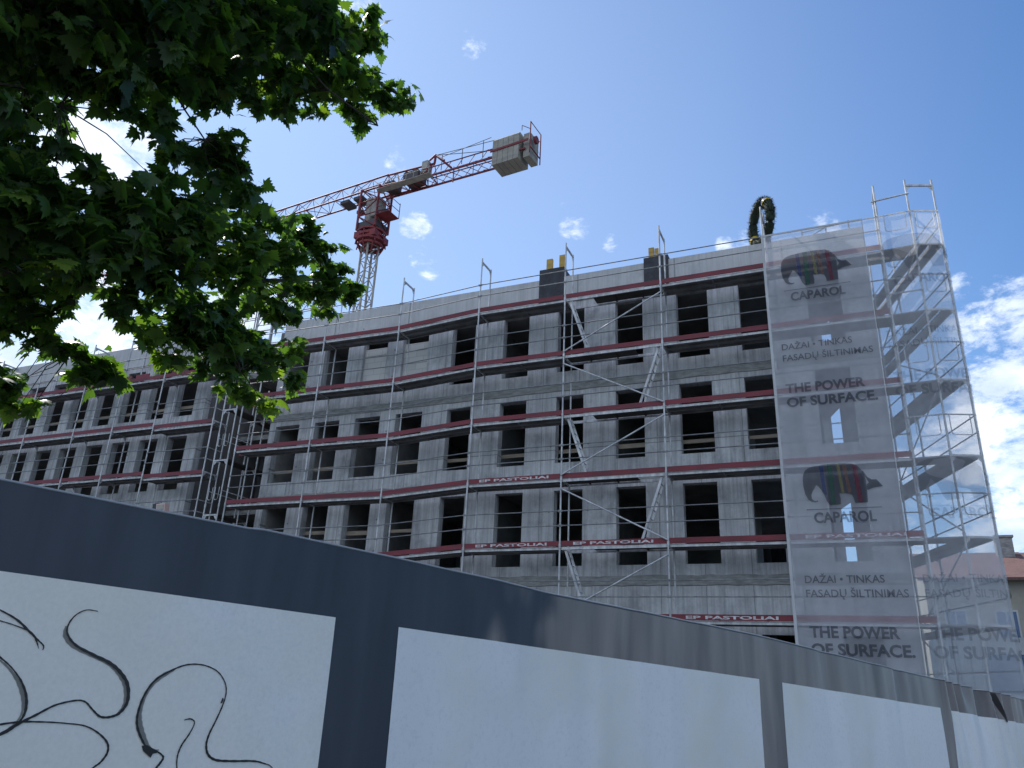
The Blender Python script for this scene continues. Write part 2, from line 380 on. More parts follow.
XR = 1.36; C0 = Vector((XR, YW, 0)); XL = -19.95
bl = thing('unfinished_building', 'raw grey concrete apartment block shell with rows of empty window openings behind scaffolding', 'building', (-9, YW, ZG), 'wings of the concrete shell')
holes = [(l-XL, r-XL, z0, z1) for l, r in zip(lefts, rights) for z0, z1 in ROWS]
mb = MB(); wall_holes(mb, (XL, YW, 0), (1,0,0), (0,1,0), [0, XR-XL], [ZG, 12.2], holes, .3)
mb.build('wall', M['concrete'], bl)
# end wall, going back from the corner at an acute angle
eh = [(t0, t1, z0, z1) for t0, t1 in ((2.6, 4.3), (6.2, 7.4), (9, 10.2)) for z0, z1 in ROWS[:3]]
mb = MB(); wall_holes(mb, C0 + D2*.302, D2, -E2, [0, 12.5], [ZG, 12.2], eh, .28)
o = mb.build('wall', M['concrete'], bl)
mb = MB(); mb.box((XL, YW+.302, ZG), (XL+.25, YW+12.5, 12.2)); mb.box((XL+.252, YW+12.2, ZG), (-2.65, YW+12.5, 12.2)); mb.build('rear_wall', M['inner'], bl)
poly_floor = [(XL+.254, YW+.302), (XR-.45, YW+.302), (XR+D2.x*12.2-.35, YW+12.19), (XL+.254, YW+12.19)]
for z in (2.84, 5.95, 9.12, 12.0, -.35):
    mb = MB(); mb.prism(poly_floor, (0,0,z), (1,0,0), (0,1,0), (0,0,.2)); mb.build('floor_slab', M['inner'], bl)
mb = MB()
for z0, z1 in ((-.15, 2.84), (3.04, 5.95), (6.15, 9.12), (9.32, 12.0)):
    for x in (-2.95, -6.9, -10.9, -14.85, -16.5, -18.2): mb.box((x, YW+.304, z0), (x+.18, YW+6, z1))
    mb.box((XL+.256, YW+6.002, z0), (-3.3, YW+6.2, z1))
mb.build('partition', M['inner'], bl)
for z in (8.98, 5.82, 2.8):
    mb = MB(); n = 60; w = (XR-XL)/n
    vs = []
    for i in range(n+1):
        x = XL + i*w; a = random.uniform(-.015,.015); b = random.uniform(-.02,.02)
        vs += [(x, YW-.001, z-.02+a), (x, YW-.03, z+a), (x, YW-.03, z+.24+b), (x, YW-.001, z+.27+b)]
    for i in range(n):
        for k in range(3): mb.add([vs[4*i+k], vs[4*i+4+k], vs[4*i+5+k], vs[4*i+1+k]], [(0,1,2,3)])
    mb.build('floor_band', M['band'], bl)
mb = MB()
mb.box((XL, YW-.04, 12.203), (XR, YW+.2, 13.2)); mb.obox(C0+D2*.21+Vector((-.24*.9461, -.24*.324, 12.203)), D2*12.2, E2*.24, (0,0,.99)); mb.box((XL, YW+.202, 12.203), (XL+.2, YW+12.4, 13.19))
mb.build('parapet', M['concrete_smooth'], bl)
mb = MB(); mb.prism([(XL+.21, YW+.21), (.9, YW+.21), (XR+D2.x*12.2-.35, YW+12.3), (XL+.21, YW+12.3)], (0,0,12.21), (1,0,0), (0,1,0), (0,0,.2)); mb.build('roof', M['band'], bl)
for k in (7, 8):
    l, r = lefts[k], rights[k]
    mb = MB(); z = 9.66; mb.box((l+.003, YW+.13, z+.003), (r-.003, YW+.28, 11.55)); mb.box((l+.2, YW+.11, 10.75), (r-.1, YW+.129, 10.83)); mb.box((l+.1, YW+.11, 11.25), (r-.15, YW+.129, 11.33))
    mb.build('block_infill', M['infill'], bl)
for k, (l, r) in enumerate(zip(lefts, rights)):
    for j, zo in ((1, .42), (2, 1.25)):
        if (j == 2 and k in (0,1,2,3,4,5)) or (k, j) in ((0,1),(6,2),(8,1)): continue
        mb = MB(); h = random.uniform(.10,.15); dz = random.uniform(-.05,.05)
        mb.box((l-.08, YW+.302, ROWS[j][0]+zo+dz), (r+.08, YW+.33, ROWS[j][0]+zo+h+dz)); mb.build('guard_plank', M['plank'], bl)
# ------------------------------------------------------------------ left wing, same line beyond a recess
wg = thing('unfinished_building', 'lower-set left wing of the concrete shell with narrow tall openings, half hidden by leaves', 'building', (-32, 21.9, ZG), 'wings of the concrete shell')
XW = -23.45; XA = -60.
wr = [-24.04 - 1.585*i for i in range(22)]
wh = [(x-1.02-XA, x-XA, z0, z1) for x in wr for z0, z1 in ROWS]
mb = MB(); wall_holes(mb, (XA, 21.9, 0), (1,0,0), (0,1,0), [0, XW-XA], [ZG, 12.2], wh, .3); mb.build('wall', M['concrete'], wg)
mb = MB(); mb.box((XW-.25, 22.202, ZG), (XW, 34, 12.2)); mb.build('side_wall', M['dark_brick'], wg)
mb = MB(); mb.box((XA, 33.8, ZG), (XW-.26, 34, 12.2)); mb.box((XA, 28, ZG), (XW-.26, 28.2, 12.2)); mb.build('rear_wall', M['inner'], wg)
for z in (2.84, 5.95, 9.12, 12.0, -.35):
    mb = MB(); mb.box((XA, 22.204, z), (XW-.252, 33.7, z+.2)); mb.build('floor_slab', M['inner'], wg)
mb = MB(); mb.box((XA, 21.86, 12.203), (XW, 22.1, 13.2)); mb.box((XW-.24, 22.102, 12.203), (XW, 34, 13.19)); mb.build('parapet', M['concrete_smooth'], wg)
mb = MB(); mb.box((XA, 22.11, 12.21), (XW-.25, 34, 12.4)); mb.build('roof', M['band'], wg)
for x in wr[:10]:
    for j, zo in ((0, .42), (1, .45)):
        mb = MB(); mb.box((x-1.1, 22.202, ROWS[j][0]+zo), (x+.08, 22.23, ROWS[j][0]+zo+.13)); mb.build('guard_plank', M['plank'], wg)
# stair core filling the back of the recess
sc = thing('stair_core', 'dark concrete stair core set back in the recess between the two wings', 'building', (-21.7, 26, ZG))
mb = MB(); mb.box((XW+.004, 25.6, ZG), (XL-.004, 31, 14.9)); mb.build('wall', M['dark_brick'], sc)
for z in (2.84, 5.95, 9.12, 12.0):
    mb = MB(); mb.box((XW+.006, 24.1, z), (XL-.006, 25.598, z+.2)); mb.build('landing_slab', M['band'], sc)

# ------------------------------------------------------------------ scaffolding
RS = .026
def standard(root, x, y, z0, z1, joints, mat_=None):
    mb = MB(); mb.tube((x,y,z0), (x,y,z1), RS, 8)
    for z in joints:
        mb.tube((x,y,z-.05), (x,y,z+.07), RS+.009, 8)
    return mb.build('standard', M['galv'], root)
def rail(root, a, b, name='guardrail', r=.017):
    mb = MB(); mb.tube(a, b, r, 6)
    for p, q in ((a, b), (b, a)):
        p, q = V3(p), V3(q); d = (q-p).normalized(); mb.obox(p + d*.01 + Vector((0,0,-.03)) - Vector((0,.012,0)), d*.06, (0,.024,0), (0,0,.06))
    return mb.build(name, M['rail'], root)
def transom(root, a, b, gus=True):
    a, b = V3(a), V3(b); mb = MB(); mb.beam(a, b, .05, .05)
    if gus:
        d = (b-a).normalized()
        for p, s in ((a, 1), (b, -1)):
            mb.prism([(.02,-.02),(.15,-.02),(.02,-.17)], p - d.cross(Vector((0,0,1)))*.004, d*s, (0,0,1), d.cross(Vector((0,0,1)))*.008)
    return mb.build('transom', M['galv'], root)
def deck(root, a, b, inw, n=2, wid=.32, gap=.015, lite=False):
    """two planks from a to b (outer edge), widening along inw"""
    a, b, inw = V3(a), V3(b), V3(inw); d = b-a; L_ = d.length; dn = d/L_
    mb = MB()
    for k in range(n):
        off = inw*(.03 + k*(wid+gap))
        t0, t1 = .03, L_-.03
        o_ = a + off + dn*t0
        mb.obox(o_ + Vector((0,0,-.012)), dn*(t1-t0), inw*wid, (0,0,.010))        # plate
        for e in ((wid-.03,) if k == 0 else (0, wid-.03)): mb.obox(o_ + inw*e + Vector((0,0,-.075)), dn*(t1-t0), inw*.03, (0,0,.061))
        for e in (0, .5, .985): mb.obox(o_ + inw*.031 + dn*(t1-t0)*e*.98 + Vector((0,0,-.06)), dn*.05, inw*(wid-.062), (0,0,.046))
    o = mb.build('deck', M['galv_dull'], root)
    mb = MB(); mb.obox(a + inw*.03 + dn*.03 + Vector((0,0,-.078)), dn*(L_-.06), inw*.03, (0,0,.066)); mb.build('edge_rail', M['galv'], o)
    if lite:
        for k, e in ((0, wid), (1, 0), (1, wid)):
            mb = MB(); mb.obox(a + inw*(.03 + k*(wid+gap) + e - (.022 if e else -.0)) + dn*.03 + Vector((0,0,-.082)), dn*(L_-.06), inw*.022, (0,0,.006)); mb.build('edge_rail', M['galv'], o)
    return o
def hatch_deck(root, a, b, inw, side):
    a, b, inw = V3(a), V3(b), V3(inw); d = b-a; L_ = d.length; dn = d/L_
    f = MB()
    for e in (0, .61): f.obox(a + inw*(.03+e) + Vector((0,0,-.085)), d, inw*.035, (0,0,.085))
    o = f.build('deck', M['galv'], root)
    t0, t1 = (.9, L_-.05) if side == 'l' else (.05, L_-.9)
    p = MB(); p.obox(a + inw*.068 + dn*t0 + Vector((0,0,-.03)), dn*(t1-t0), inw*.54, (0,0,.02))
    for q in (.3, .7): p.obox(a + inw*.07 + dn*(t0 + (t1-t0)*q) + Vector((0,0,-.07)), dn*.04, inw*.535, (0,0,.038))
    oo = p.build('plywood_panel', M['deckwood'], o)
    return o
def toe(root, a, b, out, txt=None, t0=.13, t1=.87):
    a, b, out = V3(a), V3(b), V3(out); d = (b-a); L_ = d.length; dn = d/L_
    mb = MB(); mb.obox(a + dn*.03 + Vector((0,0,.012)), dn*(L_-.06), -out*.025, (0,0,.15))
    o = mb.build('toe_board', M['toe'], root)
    if txt: text_obj(txt, L_*(t1-t0), .082, a + dn*L_*t0 + Vector((0,0,.045)), dn, (0,0,1), out, M['white_paint'], o, bold=.03)
    return o
LV = [11.76 - 2*i for i in range(7)]
SX = [-20.3, -17.05, -13.9, -10.76, -7.66, -4.53, -1.42, 1.70]
SY = [20.78, 20.88, 20.95, 20.95, 20.95, 20.95, 20.95, 20.95]
DZ = [-.22, -.20, -.20, 0, 0, 0, 0, 0]
sf = thing('facade_scaffold', 'long galvanised scaffold with red toe boards in front of the main concrete facade', 'scaffold', (-9, 21.2, ZG), 'scaffolds along the facades')
IN = .73
for i, (x, y, dz) in enumerate(zip(SX, SY, DZ)):
    js = [z+dz for z in LV]
    top = 13.86 + dz
    standard(sf, x, y, gz(x,y), top, js)
    itop = top - .05
    standard(sf, x, y+IN, gz(x,y), itop, js)
    for k in [13.72+dz - (LV[0]+.0)*0] + [z+dz-.03 for z in LV]:
        transom(sf, (x, y+.02, k), (x, y+IN-.02, k), k > 13)
for b in range(7):
    x0, x1, y0, y1 = SX[b], SX[b+1], SY[b], SY[b+1]; d0, d1 = DZ[b], DZ[b+1]
    for li, z in enumerate(LV):
        A = Vector((x0, y0, z+d0)); B = Vector((x1, y1, z+d1))
        if li < 6:
            for h in (1.03, .6): rail(sf, A+Vector((0,-.028,h)), B+Vector((0,-.028,h)))
        if b == 4 and li < 6: hatch_deck(sf, A+Vector((0,.0,0)), B, (0,1,0), 'l' if li % 2 == 0 else 'r')
        else: deck(sf, A+Vector((0,.02,0)), B+Vector((0,.02,0)), (0,1,0))
        t = None; a0, a1 = .12, .87
        if (b, li) == (3, 3): t = 'EP PASTOLIAI'
        if (b, li) in ((3, 4), (4, 4), (6, 4)): t = 'EP PASTOLIAI'
        if (b, li) == (5, 5): t = 'EP PASTOLIAI'
        if li < 6: toe(sf, A+Vector((0,.0,0)), B+Vector((0,.0,0)), (0,-1,0), t)
        if b == 4 and 0 < li < 7:
            zt, zb = LV[li-1], LV[li]
            a = Vector((x0, y0-.05, zb+.1)); c = Vector((x1, y0-.05, zt-.3))
            if li % 2 == 0: a, c = Vector((x1, y0-.05, zb+.1)), Vector((x0, y0-.05, zt-.3))
            mb = MB(); mb.tube(a, c, .024, 7); mb.build('diagonal_brace', M['galv'], sf)
            s = 1 if li % 2 else -1; bx = (x0+.12) if s > 0 else (x1-.12)
            mb = MB(); top_ = Vector((bx, y0+.30, zt-.02)); bot_ = Vector((bx + s*.66, y0+.30, zb+.03)); w = Vector((0,.19,0))
            mb.beam(top_-w, bot_-w, .035, .07); mb.beam(top_+w, bot_+w, .035, .07)
            for q in range(1, 8):
                c_ = top_.lerp(bot_, q/8); mb.tube(c_-w, c_+w, .017, 5)
            mb.build('ladder', M['galv'], sf)
# wall ties and couplers on inner standards
mb = MB()
for i, (x, y) in enumerate(zip(SX, SY)):
    pass

# end scaffold wrapping the corner
P1 = Vector((2.51, 20.91, 0)); P2 = Vector((3.20, 21.15, 0)); S8 = Vector((1.70, 20.95, 0))
ef = thing('end_scaffold', 'galvanised end scaffold wrapping the right corner, with slanting handrails and decks seen from below', 'scaffold', (2.6, 22.5, ZG))
posts = [P1, P2, P1+D2*3.07, P2+D2*3.07, P1+D2*6.14, P2+D2*6.14]
for i, p in enumerate(posts):
    standard(ef, p.x, p.y, gz(p.x,p.y), 13.84 if i < 2 else 13.3, LV)
for bay in range(2):
    a1, a2 = P1+D2*3.07*bay, P2+D2*3.07*bay; b1, b2 = a1+D2*3.07, a2+D2*3.07
    for li, z in enumerate(LV[:7]):
        deck(ef, a2+Vector((0,0,z)), b2+Vector((0,0,z)), -E2, wid=.27, gap=.10, lite=True)
        for h in (1.03, .6): rail(ef, a2+E2*.03+Vector((0,0,z+h)), b2+E2*.03+Vector((0,0,z+h)))
for p, q in ((posts[0], posts[1]), (posts[2], posts[3]), (posts[4], posts[5])):
    for z in LV: transom(ef, p+Vector((0,0,z-.03)), q+Vector((0,0,z-.03)))
transom(ef, P1+Vector((0,0,13.65)), P2+Vector((0,0,13.65)))
mb = MB(); mb.tube(S8+Vector((-.12,-.05,13.3)), P1+Vector((.05,-.05,13.35)), .024, 7); mb.build('coupler_tube', M['galv'], ef)
def end_guard(a, b, z):
    a, b = V3(a), V3(b); d = (b-a); dn = d.normalized(); L_ = d.length; mb = MB(); zz = Vector((0,0,z))
    mb.tube(a+zz+Vector((0,0,1.03)), b+zz+Vector((0,0,1.03)), .019, 6)
    m0 = a+dn*L_*.16; m1 = a+dn*L_*.84; h = Vector((0,0,.5)); t = Vector((0,0,1.03)); r = .07
    mb.path([m0+zz+t, m0+zz+h+Vector((0,0,r)), m0+zz+h+dn*r*.3+Vector((0,0,r*.3)), m0+zz+h+dn*r, m1+zz+h-dn*r, m1+zz+h-dn*r*.3+Vector((0,0,r*.3)), m1+zz+h+Vector((0,0,r)), m1+zz+t], .012, 5)
    mb.build('end_guard', M['galv'], ef)
for z in LV[:6]:
    f = Vector((0,-.03,0)); end_guard(P1+f, P2+f, z)
    if z != LV[1]: end_guard(S8+f+Vector((.03,0,0)), P1+f, z)
    else:
        for h in (1.0, .55): mb = MB(); mb.tube(S8+Vector((0,-.05,z+h)), P1+Vector((0,-.05,z+h)), .022, 6); mb.build('guardrail', M['galv'], ef)
    mb = MB(); mb.prism([(1.72,20.99),(2.50,20.95),(2.25,21.66),(1.72,21.66)], (0,0,z-.05), (1,0,0), (0,1,0), (0,0,.04)); mb.build('corner_deck', M['galv_dull'], ef)
mb = MB()
for li in range(0, 6, 1):
    z = LV[li]; a = P1+D2*(.0 if li % 2 else 3.07); b = P1+D2*(3.07 if li % 2 else .0)
    mb.tube(a+Vector((0,0,z-1.9)), b+Vector((0,0,z-.2)), .02, 6)
mb.build('diagonal_brace', M['galv'], ef)

# wing scaffold
wf = thing('facade_scaffold', 'scaffold with red toe boards along the left wing, partly behind the maple leaves', 'scaffold', (-30, 21.2, ZG), 'scaffolds along the facades')
WX = [-44.2, -41.2, -38.5, -35.5, -32.55, -29.46, -27.18, -24.88, -21.8]; WL = [11.0, 8.93, 6.92, 4.92, 2.92]; WY = 20.92
for i, x in enumerate(WX):
    last = i == len(WX)-1
    standard(wf, x, WY, gz(x,WY), 13.1 if not last else 10.9, WL); standard(wf, x-.0, WY+IN, gz(x,WY), 12.95 if not last else 10.8, WL)
    for z in ([12.95] if not last else []) + [z-.03 for z in WL]: transom(wf, (x, WY+.02, z), (x, WY+IN-.02, z))
for b in range(len(WX)-1):
    A = Vector((WX[b], WY, 0)); B = Vector((WX[b+1], WY, 0))
    for li, z in enumerate(WL):
        if b == len(WX)-2 and li == 0: B_ = B
        zz = Vector((0,0,z - (.12 if (b == len(WX)-2 and li) else 0)))
        for h in (1.03, .6): rail(wf, A+zz+Vector((0,-.028,h)), B+zz+Vector((0,-.028,h)))
        deck(wf, A+zz+Vector((0,.02,0)), B+zz+Vector((0,.02,0)), (0,1,0)); toe(wf, A+zz, B+zz, (0,-1,0))
for z in WL[1:4]:
    p = Vector((WX[-1], WY-.03, z-.12)); q = Vector((WX[-1], WY+IN, z-.12)); mb = MB()
    for h in (1.03, .6): mb.tube(p+Vector((0,0,h)), q+Vector((0,0,h)), .018, 6)
    mb.build('guardrail', M['galv'], wf)
# loose boards stacked against the wing parapet rail
for x in (-27.6, -26.6, -24.6):
    mb = MB(); mb.box((x, WY+.06, 11.17), (x+.75, WY+.09, 11.34)); mb.build('loose_board', M['toe'], wf)
# ladder tower in the recess
lt = thing('access_tower', 'narrow ladder tower of steel frames standing in the recess between the wings', 'scaffold', (-21.1, 21.5, ZG))
for y in (21.05, 22.6, 24.1):
    for x in (-21.5, -20.85): standard(lt, x, y, gz(x,y), 10.6, [7.6,5.6,3.6])
    for z in (9.3, 7.3, 5.25, 3.2): transom(lt, (-21.48, y, z), (-20.87, y, z))
for z in (9.3, 7.3, 5.25, 3.2):
    for x in (-21.5, -20.85): mb = MB(); mb.tube((x, 21.05, z+.9), (x, 24.1, z+.9), .018, 6); mb.build('guardrail', M['galv'], lt)
    mb = MB(); mb.box((-21.46, 21.1, z+.03), (-20.9, 24.05, z+.07)); mb.build('deck', M['deckwood'], lt)
    mb = MB(); mb.box((-21.46, 22.2, z+.5), (-20.9, 22.23, z+.65)); mb.build('toe_board', M['toe'], lt)
    mb = MB(); Z = z + .72
    for xx in (-21.32, -21.02):
        mb.path([(xx-.09, 21.0, Z+.3), (xx-.09, 21.0, Z-.12), (xx-.04, 21.0, Z-.17), (xx+.04, 21.0, Z-.17), (xx+.09, 21.0, Z-.12), (xx+.09, 21.0, Z+.3)], .014, 5)
    mb.build('end_guard', M['galv'], lt)
# ------------------------------------------------------------------ printed scaffold nets
def strip(mb, pts, z0, z1, nz_, wav=.012, seed=0):
    """vertical cloth along the polyline pts"""
    r_ = random.Random(seed); fine = []
    for i in range(len(pts)-1):
        a, b = V3(pts[i]), V3(pts[i+1]); n = max(2, int((b-a).length/.12))
        for k in range(n): fine.append((a.lerp(b, k/n), (b-a).normalized()))
    fine.append((V3(pts[-1]), fine[-1][1])); ph = [r_.uniform(0, 6.28) for _ in range(6)]
    vs = []; s = 0; nn = len(fine)
    for i, (p, d) in enumerate(fine):
        if i: s += (p - fine[i-1][0]).length
        for j in range(nz_+1):
            z = z0 + (z1-z0)*j/nz_
            w = math.sin(s*5.1+ph[0]+.35*math.sin(z*.9+ph[3]))*.5 + math.sin(s*11+ph[1]+z*.4)*.3 + math.sin(z*3.14+ph[2])*.35
            vs.append(p + d.cross(Vector((0,0,1)))*w*wav + Vector((0,0,z)))
    m = nz_+1
    mb.add(vs, [(i*m+j, (i+1)*m+j, (i+1)*m+j+1, i*m+j+1) for i in range(nn-1) for j in range(nz_)], True)
nt1 = thing('scaffold_net', 'flat translucent mesh banner with dark elephant logos and slogans on the last facade bay', 'scaffold net', (0, 20.85, ZG), 'printed nets on the scaffold')
mb = MB(); strip(mb, [(-1.43,20.875,0),(1.29,20.875,0)], -2.4, 12.78, 60, .012, 1); mb.build('net', M['net'], nt1)
mb = MB(); mb.box((-1.47,20.855,-2.4),(-1.40,20.868,12.8)); mb.box((1.268,20.855,-2.4),(1.293,20.868,12.8)); mb.box((-1.43,20.853,12.74),(1.29,20.866,12.79)); mb.build('hem', M['net_hem'] if 'net_hem' in M else M['cabin'], nt1)
nt2 = thing('scaffold_net', 'second translucent mesh banner wrapping round the scaffold corner against the sky', 'scaffold net', (2.4, 21, ZG), 'printed nets on the scaffold')
off = Vector((0,-.075,0)); oe = E2*.075
pl = [(1.30,20.872,0),(1.72,20.872,0), P1+off, P2+Vector((.02,-.07,0)), P2+oe+D2*.05, P2+oe+D2*3.07, P2+oe+D2*6.14]
mb = MB(); strip(mb, pl, -2.4, 12.78, 60, .016, 5); mb.build('net', M['net_side'], nt2)
EL_BODY = [(245,515),(252,528),(225,535),(195,528),(168,505),(148,450),(137,380),(138,310),(148,260),(165,228),(195,205),(245,190),(350,180),(470,178),(560,188),(600,208),(632,255),(648,300),(655,350),(655,440),(650,552),(548,555),(540,510),(530,478),(500,465),(430,460),(436,510),(432,562),(345,568),(322,530),(305,470),(285,420),(262,385),(246,372),(232,400),(212,430),(198,465),(200,500),(215,517),(235,522)]
EL_TAIL = [(628,262),(640,258),(668,318),(700,345),(738,345),(760,375),(782,412),(740,418),(700,425),(662,442),(656,435),(656,392),(676,372),(658,330)]
def elephant(parent, x0, z0, w, h, y, pm, ex=(1,0,0)):
    ex = V3(ex); sc_ = lambda p: ((p[0]-137)/645, 1-(p[1]-178)/390)
    def put(poly, m, nm, dy):
        P = [sc_(p) for p in poly]; mb = MB()
        mb.add([Vector((x0, y-dy, z0)) + ex*(u*w) + Vector((0,0,v*h)) for u, v in P], [tuple(range(len(P)))])
        me = mb.build(nm, m, parent); return me
    a = put(EL_BODY, pm, 'logo', 0); put(EL_TAIL, pm, 'logo', 0)
    stripes = [((284,186),(316,184),(326,480),(296,430),'p_blue'),((352,181),(392,180),(394,562),(356,564),'p_green'),((426,180),(456,180),(474,458),(446,458),'p_yellow'),((474,180),(506,182),(530,470),(504,462),'p_orange'),((556,192),(596,208),(612,552),(578,552),'p_red')]
    for q in stripes:
        if pm is M['print']: put(q[:4], M[q[4]], 'logo_stripe', .004)
YN = 20.845
fs = .004
def netset(parent, x0, zoff, sk, y, pm, ex=(1,0,0), only=None):
    """one repeat of the print"""
    ex = V3(ex); o = lambda dx, z: Vector((x0, y, 0)) + ex*dx + Vector((0,0,z))
    if only is None or 'logo' in only:
        elephant(parent, x0+.17*ex.x, zoff+4.6, 1.86, 1.08, y, pm, ex)
        mb = MB(); p = o(.2, zoff+4.50); mb.add([p, p+ex*1.75, p+ex*1.75+Vector((0,0,.02)), p+Vector((0,0,.02))], [(0,1,2,3)]); mb.build('logo_rule', pm, parent)
        text_obj('CAPAROL', 1.44, .27, o(.36, zoff+4.17), ex, (0,0,1), (0,-1,0), pm, parent, bold=.03)
    if only is None or 'daz' in only:
        text_obj('DAŽAI • TINKAS', 1.80, .19, o(0, zoff+2.68), ex, (0,0,1), (0,-1,0), pm, parent, bold=.012)
        text_obj('FASADŲ ŠILTINIMAS', 2.28, .19, o(0, zoff+2.34), ex, (0,0,1), (0,-1,0), pm, parent, bold=.012)
    if only is None or 'pow' in only:
        text_obj('THE POWER', 1.98, .27, o(0, zoff+1.40), ex, (0,0,1), (0,-1,0), pm, parent, bold=.034)
        text_obj('OF SURFACE.', 2.24, .27, o(0, zoff+1.00), ex, (0,0,1), (0,-1,0), pm, parent, bold=.034)
netset(nt1, -1.12, 0, 0, YN, M['print'])
netset(nt1, -1.16, 6.33, 0, YN, M['print'])
# print of the second net runs obliquely across the corner bay
ex2 = (P2 + Vector((.02,-.09,0)) - Vector((1.30,20.83,0))); 
def warp(o):
    # lay flat lettering along the folded polyline of the net
    me = o.data; w = wloc(o.parent)
    for v in me.vertices:
        s = v.co.x - 1.30; rest = s
        for i in range(len(pl)-1):
            a, b = V3(pl[i]), V3(pl[i+1]); l = (b-a).length
            if rest <= l or i == len(pl)-2:
                d = (b-a)/l; p = a + d*rest - d.cross(Vector((0,0,-1)))*0; n_ = d.cross(Vector((0,0,1))); p = p + n_*(.03 + (20.83-v.co.y))
                v.co = (p.x, p.y, v.co.z); break
            rest -= l
pre = set(nt2.children)
netset(nt2, 1.50, 0, 0, 20.83, M['print_faint']); netset(nt2, 1.50, 6.36, 0, 20.83, M['print_faint'])
for o in set(nt2.children) - pre: warp(o)

# ------------------------------------------------------------------ things on the roof line
wr_ = thing('topping_out_wreath', 'tall fir wreath with coloured ribbons standing upright on the parapet', 'wreath', (-1.5, 22.1, 13.2))
wc = Vector((-1.5, 22.1, 14.02)); wa = Vector((math.cos(R(58)), -math.sin(R(58)), 0)); RM, Rm_ = .64, .145
def tor(t, r=RM): return wc + wa*math.cos(t)*r*.93 + Vector((0,0,1))*math.sin(t)*r*1.08
mb = MB(); pts = [tor(2*math.pi*k/36) for k in range(37)]
mb.path(pts, [Rm_*(.9+.2*random.random()) for _ in pts], 9)
for k in range(2600):
    t = random.uniform(0, 2*math.pi); c = tor(t); u = (c-wc).normalized(); n_ = wa.cross(Vector((0,0,1))); a = random.uniform(0, 6.28)
    d = (u*math.cos(a) + n_*math.sin(a)).normalized(); p = c + d*Rm_*.75; tg = (tor(t+.05)-c).normalized()*random.uniform(-.9,.9)
    e = p + (d+tg).normalized()*random.uniform(.07,.16); w = d.cross(tg+Vector((.01,.02,.03))).normalized()*.011
    mb.add([p-w, p+w, e], [(0,1,2)])
mb.build('fir_ring', M['fir'], wr_)
def band(t0, t1, m, rr=Rm_+.03):
    mb = MB(); mb.path([tor(t0+(t1-t0)*k/4) for k in range(5)], rr, 10); mb.build('ribbon', m, wr_)
band(R(37), R(42), M['yellow']); band(R(42.3), R(47), M['blue']); band(R(207), R(217), M['yellow'])
mb = MB(); mb.tube((-1.42,22.05,13.2),(-1.42,22.05,14.35),.03,8); mb.build('pole', M['galv'], wr_)
mb = MB(); mb.prism([(-.16,0),(.16,0),(.03,.5),(-.03,.5)], (-1.40,21.97,13.2), (1,0,0), (0,0,1), (0,.03,0)); mb.build('foot_bracket', M['galv_dull'], wr_)

def stack(x0, x1, zt, tim, label):
    t = thing('chimney_stack', label, 'chimney', ((x0+x1)/2, 22.4, 12.3), 'black wrapped roof stacks')
    mb = MB(); mb.box((x0,22.17-.25,12.25),(x1,22.9,zt)); mb.box((x0+.04,22.0,zt),(x1-.04,22.86,zt+.02)); mb.build('wrapped_shaft', M['blackwrap'], t)
    for a, b, z in tim:
        mb = MB(); mb.box((a,22.15,zt-.2),(b,22.25,z)); mb.build('timber_post', M['yellow_wood'], t)
stack(-8.98, -8.08, 13.58, ((-8.82,-8.60,14.12),(-8.34,-8.12,14.2)), 'black wrapped roof stack with two tall yellow timbers, left of the pair')
stack(-5.28, -4.47, 13.36, ((-5.16,-4.98,13.86),(-4.95,-4.83,13.8)), 'black wrapped roof stack with short yellow timber beside a scaffold post, right of the pair')
rr = thing('roof_railing', 'small temporary handrail on the roof just behind the right end of the parapet', 'railing', (.6, 22.6, 13.2))
for x, h in ((-.35, .4),(.35,.45),(1.0,.5)):
    mb = MB(); mb.tube((x,22.4,12.4),(x,22.4,13.25+h),.022,6); mb.build('post', M['galv_dull'], rr)
mb = MB(); mb.tube((-.35,22.4,13.6),(1.0,22.4,13.7),.018,6); mb.tube((-.35,22.4,13.3),(.35,22.4,13.65),.016,6); mb.build('handrail', M['galv_dull'], rr)
# shoring on the core roof
sh = thing('roof_shoring', 'frame scaffold towers on the roof between the wings, seen against bright cloud', 'scaffold', (-24, 27, 14.9))
for i in range(7):
    for y in (26.3, 27.6):
        x = -28.2 + i*1.15; mb = MB(); mb.tube((x,y,12.4 if x < XW else 14.9),(x,y,17.4+.25*math.sin(i*2.1)),.03,6); mb.build('standard', M['galv_dull'], sh)
for z in (15.6, 16.4, 17.1):
    for y in (26.3, 27.6): mb = MB(); mb.tube((-28.4,y,z),(-21.1,y,z),.024,6); mb.build('ledger', M['galv_dull'], sh)
for i in range(6):
    x = -28.2+i*1.15; mb = MB(); mb.tube((x,26.25,15.5),(x+1.15,26.25,17.1),.02,5); mb.build('diagonal_brace', M['galv_dull'], sh)
wl = thing('work_light', 'small box floodlight with black back and pale pink face clamped to a low scaffold rail', 'work light', (-23.3, 20.75, 5.5))
mb = MB(); mb.obox((-23.62,20.62,5.43), (.22,0,.05), (0,.2,0), (-.03,0,.24)); mb.build('lamp_back', M['black'], wl)
mb = MB(); mb.obox((-23.39,20.60,5.37), (.42,0,.02), (0,.22,0), (-.06,0,.30)); mb.build('lamp_housing', M['pinkbox'], wl)
mb = MB(); mb.obox((-23.33,20.58,5.42), (.3,0,.014), (0,.018,0), (-.045,0,.2)); mb.build('lamp_face', M['crane_white'], wl)
mb = MB(); mb.tube((-23.3,20.7,5.4),(-23.3,20.9,5.3),.02,6); mb.tube((-23.3,20.9,4.95),(-23.3,20.9,5.55),.02,6); mb.build('clamp', M['galv'], wl)

